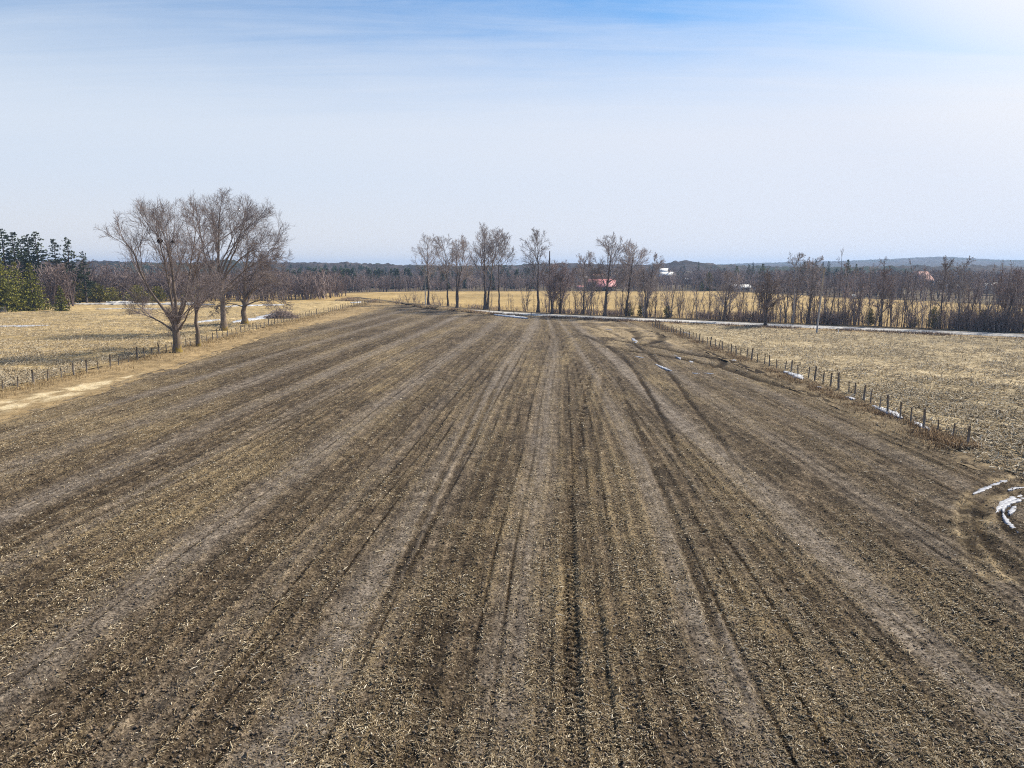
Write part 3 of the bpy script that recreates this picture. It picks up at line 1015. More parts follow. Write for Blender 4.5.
def build_snow():
    groups = {
        # in the tractor turn at the near right
        'near': [(G((973, 494), (985, 489), (999, 484), (1008, 481), (1014, 483)), .20, .03, 1), (G((990, 517), (1000, 505), (1012, 498), (1030, 492)), .20, .03, 2),
                 (G((1003, 512), (1004, 506), (1012, 502), (1030, 497), (1045, 490)), .14, .03, 3), (G((1003, 513), (1007, 521), (1017, 530), (1032, 540)), .12, .02, 4),
                 (G((1008, 490), (1016, 488), (1026, 487)), .10, .02, 5), (G((1010, 514), (1013, 509), (1016, 506)), .12, .02, 7)],
        # along the right fence
        'fence': [([(28.6, 46.0), (28.9, 47.6), (29.1, 48.8)], .28, .08, 11), ([(28.8, 49.8), (29.1, 51.5), (29.2, 53.4), (29.1, 54.6)], .45, .10, 12),
                  ([(28.9, 57.5), (29.1, 58.6)], .3, .08, 13), ([(28.6, 63.2), (28.8, 63.8)], .35, .08, 14), ([(28.9, 68), (29.4, 70.5), (29.3, 73.5)], .55, .12, 15),
                  ([(26.4, 82), (26.9, 82.8)], .32, .08, 16)],
        # meltwater ice in the headland
        'headland': [(G((655, 364), (664, 368), (672, 371)), .45, .02, 21), (G((634, 356), (644, 358)), .3, .02, 22), (G((674, 355), (678, 357), (680, 359)), .35, .02, 23),
                     (G((690, 361), (692, 363)), .4, .02, 24), (G((632, 338), (635, 341), (636, 343)), .5, .02, 25), (G((682, 332), (690, 334)), .55, .05, 26),
                     (G((692, 373), (700, 374)), .4, .02, 27), (G((704, 373), (714, 374)), .35, .02, 28), (G((605, 329), (612, 330)), .5, .05, 29)],
        'road': [(G((494, 315.2), (512, 317.0), (528, 319.0)), .8, .10, 31)],
        'pasture': [(G((-20, 327), (15, 326.6), (50, 326)), 1.3, .12, 41), (G((232, 323), (250, 320), (262, 318), (274, 314)), 1.6, .15, 42), (G((196, 323), (210, 321), (222, 320)), 1.1, .1, 43),
                    (G((222, 307), (250, 305.6), (284, 305.0)), 1.6, .12, 44),
                    (G((351, 303), (356, 302.6), (361, 302)), 1.2, .1, 46)],
        'lane': [(G((70, 304.6), (110, 304.2), (150, 304.4), (215, 305.2)), 2.2, .35, 51), (G((96, 309.2), (130, 309.0), (165, 309.4)), 1.2, .12, 52),
                 (G((106, 304), (120, 303.6), (133, 304)), 2.4, .8, 53), (G((165, 304.4), (180, 304), (196, 304.4)), 2.0, .5, 54)],
    }
    for k, lst in groups.items():
        Vs, Fs, n = [], [], 0
        for pts, wd, th, sd in lst:
            v, f = snow_ribbon(pts, wd * (.55 if k == 'headland' else 1), th * (.8 if k in ('near', 'headland') else .8), sd, (-0.005 if k == 'near' else 0.02) if k in ('near', 'headland') else (0.20 if k == 'road' else (0.02 if k == 'fence' else 0.10)))
            Vs.append(v)
            Fs.append(f + n)
            n += len(v)
        if k == 'lane':
            me = mesh_np('path', np.concatenate(Vs), [np.concatenate(Fs)], M['road'], None, True)
            tag(add('path', me), kind='structure')
            continue
        me = mesh_np('snow', np.concatenate(Vs), [np.concatenate(Fs)], M['ice' if k in ('headland', 'near') else 'snow'], None, True)
        tag(add('snow', me), kind='stuff')


build_snow()

# ------------------------------------------------------------------ bare trees
GOLD = 2.39996


class TreeGen:
    def __init__(s, seed):
        s.rng = np.random.default_rng(seed)
        s.levels = []                    # (P (N,n,3), R (N,n))

    def stems(s, lines, n=9):
        """lines: list of (points, r0, r1)"""
        Ps, Rs = [], []
        for pts, r0, r1 in lines:
            c = np.array(pts, float)
            P = np.array([[float(a) for a in p] for p in c])
            t0 = np.linspace(0, 1, len(P))
            # smooth resample
            k = np.linspace(0, 1, n)
            Q = np.stack([np.interp(k, t0, P[:, i]) for i in range(3)], 1)
            Q[1:-1] = Q[1:-1] * .5 + (Q[:-2] + Q[2:]) * .25
            L = np.linalg.norm(P[-1] - P[0])
            Q[1:] += s.rng.normal(0, L * .0045, (n - 1, 3))
            Ps.append(Q)
            Rs.append(r0 + (r1 - r0) * k ** .8)
        s.levels.append((np.array(Ps), np.array(Rs)))

    def grow(s, K, tmin=.25, tmax=1.0, ang=45, lr=.5, n=5, wander=.10, up=.05, rmin=.012, rk=.6, taper=.35, absL=None, src=None, fall=.45, env=None, horiz=0.0):
        rng = s.rng
        P, Rr = s.levels[-1] if src is None else src
        N, m, _ = P.shape
        t = tmin + (tmax - tmin) * (np.arange(K)[None] + rng.random((N, K))) / K
        f = t * (m - 1)
        i = np.clip(f.astype(int), 0, m - 2)
        fr = (f - i)[..., None]
        I = np.arange(N)[:, None]
        p = P[I, i] * (1 - fr) + P[I, i + 1] * fr
        r = Rr[I, i] * (1 - fr[..., 0]) + Rr[I, i + 1] * fr[..., 0]
        T = P[I, i + 1] - P[I, i]
        T /= np.linalg.norm(T, axis=-1, keepdims=True) + 1e-9
        ref = np.where(np.abs(T[..., 2:3]) > .85, np.array([1.0, .2, 0]), np.array([0, 0, 1.0]))
        u = np.cross(T, ref)
        u /= np.linalg.norm(u, axis=-1, keepdims=True) + 1e-9
        w = np.cross(T, u)
        az = (np.arange(K) * GOLD)[None] + rng.random((N, 1)) * 6.28 + rng.normal(0, .4, (N, K))
        an = np.radians(ang + rng.normal(0, 9, (N, K)))
        d = T * np.cos(an)[..., None] + (u * np.cos(az)[..., None] + w * np.sin(az)[..., None]) * np.sin(an)[..., None]
        if horiz:
            d[..., 2] *= 1 - horiz
            d /= np.linalg.norm(d, axis=-1, keepdims=True)
        plen = np.linalg.norm(np.diff(P, axis=1), axis=2).sum(1)[:, None]
        L = (plen * lr if absL is None else absL) * (1 - fall * t) * rng.uniform(.65, 1.25, (N, K))
        p, d, L, r = p.reshape(-1, 3), d.reshape(-1, 3), L.reshape(-1), r.reshape(-1)
        if env is not None:
            c, ax = np.array(env[0]), np.array(env[1])
            tip = p + d * L[:, None]
            q = np.linalg.norm((tip - c) / ax, axis=1)
            L = L * np.clip(1.75 - .75 * np.maximum(q, 1.0), .25, 1)
        out = [p]
        r0 = np.maximum(np.minimum(r * rk, L * .035 + rmin), rmin)
        step = (L / (n - 1))[:, None]
        for j in range(n - 1):
            d = d + rng.normal(0, wander, d.shape) + np.array([0, 0, up])
            d /= np.linalg.norm(d, axis=1, keepdims=True)
            p = p + d * step
            out.append(p)
        Pn = np.stack(out, 1)
        k = np.linspace(0, 1, n)[None]
        Rn = r0[:, None] * (1 - k) + np.maximum(r0 * taper, rmin)[:, None] * k
        s.levels.append((Pn, Rn))
        return s

    def mesh(s, name, mat, lv, sides):
        Vs, Qs, off = [], [], 0
        for l, sd in zip(lv, sides):
            P, Rr = s.levels[l]
            v, f = tubes(P, Rr, sd)
            Vs.append(v)
            Qs.append(f[0] + off)
            off += len(v)
        return mesh_np(name, np.concatenate(Vs), [np.concatenate(Qs)], mat, None, True)


def flare(P, Rr, k=.5):
    """root flare"""
    Rr = Rr.copy()
    h = P[..., 2] - P[:, :1, 2]
    Rr *= 1 + k * np.exp(-np.maximum(h, 0) / .7)
    return Rr


def bare_tree(name, loc, label, stems, grows, seed, mats, group=None, trunk_levels=1, sides=(10, 6, 5, 3, 3, 3), rz=0.0, sc=1.0):
    t = TreeGen(seed)
    t.stems(stems, 11)
    P, Rr = t.levels[0]
    t.levels[0] = (P, flare(P, Rr) if P[0, 0, 2] < .5 else Rr)
    for g in grows:
        t.grow(**g)
    o = empty(name, loc, label, 'tree', group, rz, sc)
    lv = list(range(len(t.levels)))
    add('trunk', t.mesh('trunk', mats[0], lv[:trunk_levels], sides[:trunk_levels]), o)
    add('crown', t.mesh('crown', mats[1], lv[trunk_levels:], sides[trunk_levels:len(lv)]), o)
    return o, t


BARK, TWIG = (M['bark_old'], M['twig_old']), None


def rel(bx, by, d, *pp, dep=None):
    """photo pixels in the vertical plane through a tree's foot -> points relative to that foot"""
    out = []
    bx0 = px_x(bx, d)
    z0 = 0.0
    for k, p in enumerate(pp):
        dy = 0 if dep is None else dep * k / max(1, len(pp) - 1)
        out.append((px_x(p[0], d) - bx0, dy, z_of(p[1], d) - z0))
    return out


def hero_trees():
    grp = 'old trees along the left fence'
    # --- 1: the big spreading one, several limbs from a short thick trunk
    d = 90.5
    b = (178, 352)
    q = lambda *pp, dep=None: rel(b[0], b[1], d, *pp, dep=dep)
    st = [(q((178, 354), (178, 340), (177, 326), (179, 316)), .68, .50),
          (q((176, 320), (166, 304), (153, 288), (145, 268), (140, 250), (137, 236), (126, 224), dep=-1.5), .26, .05),
          (q((176, 330), (164, 322), (152, 317), (140, 313), (131, 310), (128, 303), dep=2), .17, .03),
          (q((178, 318), (172, 300), (166, 275), (160, 255), dep=3.5), .20, .05),
          (q((179, 318), (183, 296), (184, 270), (184, 240), (182, 215), dep=-2.5), .32, .06),
          (q((180, 316), (190, 294), (197, 265), (203, 235), (208, 208), dep=1.5), .25, .05),
          (q((181, 318), (195, 298), (208, 278), (220, 258), (228, 240), dep=-3.5), .22, .05),
          (q((183, 326), (196, 314), (208, 302), (219, 294), dep=-4), .15, .04),
          (q((178, 322), (182, 312), (188, 304), (195, 297), (212, 285), dep=4.5), .15, .04),
          (q((178, 318), (176, 296), (174, 268), (172, 240), (168, 216), dep=-1.0), .22, .05)]
    env = ((0.6, 0, 11.8), (8.8, 8, 9.2))
    g = [dict(K=8, tmin=.36, ang=34, lr=.54, n=7, wander=.10, up=.09, rmin=.03, env=env, fall=.2),
         dict(K=7, tmin=.25, ang=36, lr=.62, n=5, wander=.10, up=.07, rmin=.020, env=env, fall=.25),
         dict(K=6, tmin=.25, ang=36, lr=.64, n=4, wander=.11, up=.05, rmin=.013, env=env, fall=.25),
         dict(K=4, tmin=.15, ang=34, lr=.85, n=3, wander=.11, up=.05, rmin=.0075)]
    x, y = ground_pt(*b)
    bare_tree('bare_tree', (x, y, 0), 'largest bare tree by the left fence with short thick mossy trunk and wide forking limbs', st, g, 11, (M['bark_old'], M['twig_old']), grp, sc=(.79, .84, .88))
    # --- 2: slender neighbour
    d = 97.0
    b = (199, 346)
    q = lambda *pp, dep=None: rel(b[0], b[1], d, *pp, dep=dep)
    st = [(q((199, 348), (198, 330), (198, 312), (200, 296), (203, 270), (206, 244)), .36, .07),
          (q((199, 306), (206, 292), (213, 270), (217, 250), dep=1.5), .16, .04),
          (q((198, 310), (206, 300), (216, 293), (226, 290), dep=-1.5), .12, .04),
          (q((198, 303), (192, 285), (190, 262), dep=2.5), .13, .04)]
    g = [dict(K=9, tmin=.40, ang=42, lr=.36, n=6, wander=.12, up=.08, rmin=.028),
         dict(K=7, tmin=.22, ang=40, lr=.58, n=5, wander=.12, up=.06, rmin=.018),
         dict(K=6, tmin=.2, ang=40, lr=.6, n=4, wander=.14, up=.05, rmin=.013),
         dict(K=4, tmin=.2, ang=40, lr=.65, n=3, wander=.15, up=.05, rmin=.0105)]
    x, y = ground_pt(*b)
    bare_tree('bare_tree', (x, y, 0), 'slim bare tree with one straight trunk just right of the largest left fence tree', st, g, 12, (M['bark_old'], M['twig_old']), grp, sc=.92)
    # --- 3: the tallest
    d = 119.0
    b = (224, 331)
    q = lambda *pp, dep=None: rel(b[0], b[1], d, *pp, dep=dep)
    st = [(q((224, 333), (224, 312), (224, 294), (223, 268), (223, 240), (225, 214), (228, 196)), .60, .07),
          (q((223, 288), (216, 268), (211, 245), (208, 220), (210, 200), dep=-2), .24, .05),
          (q((224, 280), (232, 258), (240, 238), (247, 218), (250, 206), dep=2), .24, .05),
          (q((224, 276), (238, 260), (252, 247), (264, 240), (274, 236), dep=-3), .22, .04),
          (q((223, 292), (236, 280), (250, 268), (262, 262), dep=3.5), .18, .04),
          (q((223, 262), (219, 240), (216, 215), dep=3), .18, .04)]
    env = ((3.2, 0, 16.6), (9.4, 8.5, 9.0))
    st += [(q((224, 290), (243, 268), (264, 252), (284, 240), dep=1), .20, .04), (q((225, 266), (238, 240), (252, 220), (264, 208), dep=-1.5), .20, .04)]
    g = [dict(K=8, tmin=.42, ang=34, lr=.48, n=7, wander=.11, up=.08, rmin=.032, env=env, fall=.2),
         dict(K=7, tmin=.25, ang=38, lr=.62, n=5, wander=.10, up=.06, rmin=.022, env=env, fall=.25),
         dict(K=6, tmin=.25, ang=36, lr=.64, n=4, wander=.11, up=.05, rmin=.015, env=env, fall=.25),
         dict(K=4, tmin=.15, ang=34, lr=.85, n=3, wander=.11, up=.05, rmin=.0095)]
    x, y = ground_pt(*b)
    bare_tree('bare_tree', (x, y, 0), 'tallest bare tree of the left fence group with a thick straight trunk', st, g, 13, (M['bark_old'], M['twig_old']), grp, sc=(.92, .9, .88))
    # --- 4: low and wide, drooping
    d = 134.0
    b = (245, 324)
    q = lambda *pp, dep=None: rel(b[0], b[1], d, *pp, dep=dep)
    st = [(q((245, 326), (245, 312), (246, 300), (247, 282), (250, 258), (254, 236)), .62, .08),
          (q((245, 300), (254, 284), (266, 268), (278, 256), dep=2), .22, .05),
          (q((245, 306), (256, 300), (268, 296), (280, 297), (288, 302), dep=-2), .16, .04),
          (q((246, 298), (260, 284), (274, 278), (288, 276), dep=-4), .18, .04),
          (q((245, 302), (236, 292), (228, 280), (222, 262), dep=3), .18, .04),
          (q((245, 306), (236, 302), (228, 302), (220, 306), dep=-3), .12, .03),
          (q((247, 284), (258, 262), (268, 246), dep=4), .18, .04)]
    g = [dict(K=9, tmin=.30, ang=46, lr=.48, n=6, wander=.13, up=.02, rmin=.034),
         dict(K=7, tmin=.2, ang=42, lr=.58, n=5, wander=.14, up=.0, rmin=.024),
         dict(K=6, tmin=.2, ang=42, lr=.6, n=4, wander=.15, up=-.01, rmin=.018),
         dict(K=4, tmin=.2, ang=40, lr=.65, n=3, wander=.15, up=-.01, rmin=.0135)]
    x, y = ground_pt(*b)
    bare_tree('bare_tree', (x, y, 0), 'broad low bare tree with drooping branches at the right end of the left fence group', st, g, 14, (M['bark_old'], M['twig_old']), grp, sc=(1.0, .95, .90))


hero_trees()


def centre_tree(px, py, top, label, seed, lean=0.0, spread=.42, stems=1, r=.42, mats=None, first=.38, name='bare_tree', extra=None, K=12, d=None, ang=36):
    """tall maple seen across the field; foot at (px,py), highest twigs at row 'top'"""
    x, y = ground_pt(px, py)
    if d is not None:                  # stands in the hedgerow: walk out to just behind the road
        for d in np.arange(90, 190, .5):
            if d > road_y(px_x(px, d)) + 9:
                break
        x, y = px_x(px, d), float(d)
    h = z_of(top, y) * .92
    rng = np.random.default_rng(seed)
    st = []
    for k in range(stems):
        a = rng.uniform(0, 6.28)
        sp = 0 if stems == 1 else h * .13
        hx = h * (1 if k == 0 else rng.uniform(.8, .97))
        fx, fy = math.cos(a) * sp + lean * h, math.sin(a) * sp
        st.append(([(0, 0, -.3), (fx * .12, fy * .12, hx * .25), (fx * .45, fy * .45, hx * .55), (fx, fy, hx * .93)], r * (1 if k == 0 else .75), .05))
    for e in (extra or []):
        st.append(e)
    env = ((lean * h * .7, 0, h * .66), (h * spread * .78, h * spread * .70, h * .37))
    K = max(5, int(K / stems ** .5))
    g = [dict(K=K, tmin=first, tmax=.98, ang=ang, lr=.42, n=6, wander=.08, up=.08, rmin=.038, env=env, fall=.3),
         dict(K=7, tmin=.2, ang=36, lr=.62, n=5, wander=.11, up=.07, rmin=.026, env=env),
         dict(K=6, tmin=.2, ang=36, lr=.64, n=4, wander=.12, up=.05, rmin=.018, env=env),
         dict(K=5, tmin=.15, ang=36, lr=.7, n=3, wander=.14, up=.04, rmin=.0135)]
    return bare_tree(name, (x, y, 0), label, st, g, seed, mats or (M['bark_dark'], M['twig_grey']), 'bare trees standing in a row across the far end of the field')


centre_tree(428.5, 304.5, 234, 'leftmost narrow bare tree of the far row, behind a pale pole', 101, spread=.36)
centre_tree(448, 306, 235, 'thin bare tree second from the left in the far row', 102, lean=-.05, spread=.36, r=.32)
centre_tree(457, 308, 232, 'bare tree with several upright stems third from the left in the far row', 103, lean=.05, spread=.42, stems=3, r=.42, first=.40)
centre_tree(485, 310, 224, 'tall full crowned bare tree with dark trunk fourth from the left in the far row', 104, spread=.46, r=.5, lean=-.01)
centre_tree(487.5, 310, 226, 'bare tree leaning right beside the tall full crowned one in the far row', 105, lean=.15, spread=.40, r=.36, first=.5)
centre_tree(499, 311.5, 232, 'thin straight bare trunk right of the leaning tree in the far row', 106, spread=.34, r=.28, first=.52, K=9)
centre_tree(538, 313, 229, 'solitary tall bare tree with fan shaped crown right of the middle gap', 107, spread=.42, r=.42, lean=-.01)
centre_tree(552, 314, 263, 'short wide bare tree with several dark stems forking low near the road', 108, spread=1.15, stems=4, r=.42, first=.25, mats=(M['bark_dark'], M['twig_red']))
centre_tree(560, 314, 262, 'short bare tree with red brown twigs right of the low forking one', 109, spread=.9, stems=2, r=.26, first=.3, lean=.12, mats=(M['bark_dark'], M['twig_red']))
centre_tree(583.5, 315, 252, 'slim mid height bare tree left of the red barn roof', 110, spread=.5, r=.26)
centre_tree(605, 316.5, 233, 'broad bare tree with forked dark limbs in front of the red barn roof', 111, spread=.62, r=.46, stems=2, first=.36, ang=38, lean=.02)
centre_tree(626, 317, 240, 'fine branched bare tree right of the red barn roof', 112, spread=.50, stems=2, r=.28, first=.4)
centre_tree(646, 318.5, 254, 'grey bare tree with upright brushy top between red barn and white houses', 113, spread=.55, stems=3, r=.26, first=.35)
centre_tree(591, 316, 262, 'small thin bare tree left of the broad forked one', 114, spread=.55, r=.16, first=.3)
centre_tree(765, 326, 272, 'dark wide spreading bare tree with crooked limbs by the road', 115, spread=1.0, stems=4, r=.34, first=.3, ang=46, mats=(M['bark_dark'], M['twig_dark']))
centre_tree(724, 322, 272, 'bare tree with two close dark trunks behind the road', 116, spread=.55, stems=2, r=.24, first=.35)
centre_tree(794, 327, 247, 'tallest pale trunked bare tree in the right hand hedgerow', 117, spread=.20, K=9, r=.24, first=.35, mats=(M['bark_pale'], M['twig_grey']), d=127)
centre_tree(810.5, 328, 252, 'tall dark trunked bare tree left of the grey utility pole', 118, spread=.24, K=9, r=.30, first=.4, d=124)
centre_tree(882, 331, 266, 'grey trunked bare tree in the right hand hedgerow with dense low twigs', 119, spread=.34, K=9, r=.22, first=.3, mats=(M['bark_pale'], M['twig_red']), d=116)
centre_tree(1008, 337, 268, 'dark crowded bare tree at the right hand end of the hedgerow', 120, spread=.40, K=9, stems=2, r=.24, first=.25, mats=(M['bark_dark'], M['twig_red']), d=108)
centre_tree(942, 334, 252, 'tall wispy bare tree rising above the blue hill line', 121, spread=.22, K=8, r=.2, first=.35, d=112)
centre_tree(960, 335, 254, 'wispy bare tree beside the tall one against the blue hill', 122, spread=.24, K=8, r=.2, first=.35, mats=(M['bark_pale'], M['twig_grey']), d=112)


# ---- dead snag
def snag():
    x, y = ground_pt(549, 312.5)
    o = empty('dead_tree', (x, y, 0), 'dead bare trunk with broken top behind the low forking tree', 'tree')
    b = Boxes()
    h = z_of(251, y)
    b.tube([(0, 0, -.2), (.1, 0, h * .4), (.0, .1, h * .8), (.05, .1, h)], [.22, .19, .16, .12], 7)
    b.build('trunk', M['bark_dark'], o)
    c = Boxes()
    for k, (z, a, L) in enumerate(((.62, .4, 1.4), (.72, 3.4, 1.1), (.8, 1.9, .9), (.5, 2.8, 1.6))):
        c.tube([(0, .1, h * z), (math.cos(a) * L, math.sin(a) * L, h * z + L * .9)], [.07, .03], 5)
    c.build('broken_branch', M['bark_dark'], o)


snag()


# ---- hedgerow along the far side of the road
def hedge_protos():
    out = []
    for k in range(9):
        rng = np.random.default_rng(300 + k)
        t = TreeGen(400 + k)
        h = rng.uniform(6.5, 9.5)
        ns = [1, 2, 1, 3, 1, 4, 2, 5, 1][k]
        st = []
        for j in range(ns):
            a = rng.uniform(0, 6.28)
            sp = h * (.06 if ns == 1 else .24)
            hh = h * rng.uniform(.75, 1)
            st.append(([(0, 0, -.3), (math.cos(a) * sp * .25, math.sin(a) * sp * .25, hh * .35), (math.cos(a) * sp, math.sin(a) * sp, hh)], rng.uniform(.07, .13), .03))
        t.stems(st, 9)
        pole_like = k in (0, 2, 4, 8)
        t.grow(K=[10, 6, 12, 5, 9, 5, 6, 5, 11][k], tmin=.30 if pole_like else .2, ang=30, lr=.22 if pole_like else .36, n=5, wander=.09, up=.12, rmin=.026, fall=.4)
        t.grow(K=5, tmin=.15, ang=34, lr=.55, n=4, wander=.12, up=.08, rmin=.019)
        t.grow(K=3, tmin=.15, ang=36, lr=.6, n=3, wander=.14, up=.06, rmin=.015)
        bark = [M['bark_dark'], M['bark_pale'], M['bark_dark']][k % 3]
        twig = [M['twig_red'], M['twig_grey'], M['twig_dark']][(k * 2 + 1) % 3]
        out.append((t.mesh('trunk', bark, [0], [6]), t.mesh('crown', twig, [1, 2, 3], [4, 3, 3])))
    return out


def place_tree(name, proto, loc, label, group, rz, sc, cat='tree'):
    o = empty(name, loc, label, cat, group, rz, sc)
    add('trunk', proto[0], o)
    add('crown', proto[1], o)
    return o


HP = hedge_protos()


def hedgerow():
    rng = np.random.default_rng(77)
    xs = []
    x = -14.0
    while x < 118:
        dens = np.interp(x, [-14, 8, 30, 42, 50, 60, 80, 118], [2.6, 1.2, .85, .80, .80, .74, .66, .7])
        xs.append(x)
        x += dens * .66 * rng.uniform(.5, 1.5)
    for k, x in enumerate(xs):
        off = rng.choice([0, 1, 2]) * 1.9 + rng.uniform(-.8, .8)
        x2 = x + off * .45
        y = road_y(x2) + 8.6 + off
        s = rng.uniform(.55, 1.35) * np.interp(x, [-14, 8, 40, 60, 118], [.40, .72, .95, 1.10, 1.12])
        sc = (s * rng.uniform(.7, 1.0), s * rng.uniform(.7, 1.0), s)
        place_tree('hedgerow_tree', HP[rng.integers(0, 9)], (x2, y, land(x2, y) - .05), 'slender leafless tree crowded in the long hedgerow on the far side of the pale road',
                   'leafless trees crowded in the roadside hedgerow', rng.uniform(0, 6.28), sc)


hedgerow()


def brush_stuff():
    """knee to head high brush under the hedgerow: nobody could count the stems"""
    rng = np.random.default_rng(88)
    n = 16000
    x = -42 + 172 * rng.random(n) ** .62
    y = road_y(x) + 7.2 + rng.uniform(0, 6.0, n)
    c = rng.random(n) < np.interp(x, [-42, -10, 10, 40, 125], [.35, .4, .45, .8, 1.0]) * (.2 + sstep(fbm(x * .12, y * .12, 3, 65), .35, .6))
    x, y = x[c], y[c]
    n = len(x)
    hh = rng.uniform(.5, 2.2, n) * np.interp(x, [-42, 10, 45, 65, 80], [.5, .6, .9, 1.35, 1.7])
    a = rng.uniform(0, 6.28, n)
    le = rng.uniform(.05, .5, n) * hh
    z = land(x, y) - .1
    P = np.stack([np.stack([x, y, z], -1), np.stack([x + np.cos(a) * le * .35, y + np.sin(a) * le * .35, z + hh * .6], -1),
                  np.stack([x + np.cos(a) * le, y + np.sin(a) * le, z + hh], -1)], 1)
    Rr = np.repeat(rng.uniform(.018, .034, n)[:, None], 3, 1) * np.array([1, .8, .5])
    t = TreeGen(89)
    t.levels = [(P, Rr)]
    t.grow(K=5, tmin=.2, ang=38, lr=.5, n=3, wander=.12, up=.1, rmin=.014)
    V, F, off = [], [], 0
    tints = []
    for P, Rr in t.levels:
        v, f = tubes(P, Rr, 3)
        V.append(v)
        F.append(f[0] + off)
        off += len(v)
        tints.append(np.repeat(rng.random(len(P)), P.shape[1] * 3))
    tag(add('roadside_brush', mesh_np('roadside_brush', np.concatenate(V), [np.concatenate(F)], M['brush'], {'tint': np.concatenate(tints)})), kind='stuff')


brush_stuff()


# ------------------------------------------------------------------ conifers
def conifer_proto(kind, seed, h, rad, dens=1.0, nee=.42):
    """trunk mesh + crown mesh of many short needle sprays"""
    rng = np.random.default_rng(seed)
    b = Boxes()
    b.tube([(0, 0, -.3), (rng.normal(0, .01) * h, 0, h * .5), (0, rng.normal(0, .01) * h, h * .985)], [h * .017 + .05, h * .011 + .03, .03], 7)
    trunk = b.mesh('trunk', M['bark_dark'], True)
    pts, dirs, tints, sizes = [], [], [], []
    nw = int(h * (3.0 if kind == 'spruce' else (1.9 if kind == 'pine' else 2.6)) * dens)
    z0 = {'spruce': .03, 'pine': .16, 'juniper': .0}[kind]
    for i in range(nw):
        f = (i + rng.random()) / nw
        z = h * (z0 + (1 - z0) * f * .985)
        if kind == 'spruce':
            prof = (1 - f) ** .85 * min(1, .72 + f * 4) + .02
        elif kind == 'pine':
            prof = (1 - f) ** .55 * (.74 + .26 * math.sin(f * 19 + seed)) * min(1, .5 + f * 2.2) + .05
        else:
            prof = math.sqrt(max(0, 1 - (f * 1.02 - .12) ** 2 / .92)) * (1 - .35 * f)
        nb = int(rng.integers(6, 10) if kind != 'pine' else rng.integers(4, 7))
        for _ in range(nb):
            a = rng.uniform(0, 6.28)
            L = rad * prof * rng.uniform(.62, 1.12)
            if L < .12:
                L = .12
            drop = {'spruce': -.30, 'pine': .16, 'juniper': .35}[kind] + rng.normal(0, .08)
            m = max(2, int(L / (nee * (.8 if kind != 'pine' else .6))))
            for j in range(m):
                s = (j + .6 + rng.random() * .4) / m
                if kind == 'pine' and s < .30:
                    continue
                zz = z + drop * L * s + (.14 * L * s * s if kind == 'spruce' else 0)
                side = rng.normal(0, .16) * L * s
                p = (math.cos(a) * L * s - math.sin(a) * side, math.sin(a) * L * s + math.cos(a) * side, zz + rng.normal(0, .05))
                pts.append(p)
                dirs.append((math.cos(a), math.sin(a), drop + (.35 if kind == 'pine' else 0)))
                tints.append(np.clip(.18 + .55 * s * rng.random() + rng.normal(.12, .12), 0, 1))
                sizes.append(nee * rng.uniform(.6, 1.15) * (.75 + .35 * (1 - f)))
    P, D, tn, sz = np.array(pts), np.array(dirs), np.array(tints), np.array(sizes)
    # every spray: 4 flat tapered needles bunches fanned round the bough direction
    V, F, T, off = [], [], [], 0
    n = len(P)
    for k in range(4):
        dv = D + rng.normal(0, .55, (n, 3))
        dv /= np.linalg.norm(dv, axis=1, keepdims=True)
        up = rng.normal(0, 1, (n, 3)) * np.array([1, 1, .6])
        s = np.cross(dv, up)
        s /= np.linalg.norm(s, axis=1, keepdims=True) + 1e-9
        q = sz[:, None]
        a0 = P - dv * q * .25
        V.append(np.stack([a0 - s * q * .10, a0 + s * q * .10, P + dv * q * .35 + s * q * .22, P + dv * q * .8, P + dv * q * .35 - s * q * .22], 1).reshape(-1, 3))
        i = np.arange(n)[:, None] * 5 + off
        F.append(np.concatenate([i, i + 1, i + 2, i + 3, i + 4], 1))
        T.append(np.repeat(np.clip(tn + rng.normal(0, .08, n), 0, 1), 5))
        off += n * 5
    if kind == 'pine':
        pass
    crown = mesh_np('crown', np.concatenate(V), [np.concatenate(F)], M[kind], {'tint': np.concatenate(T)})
    return trunk, crown


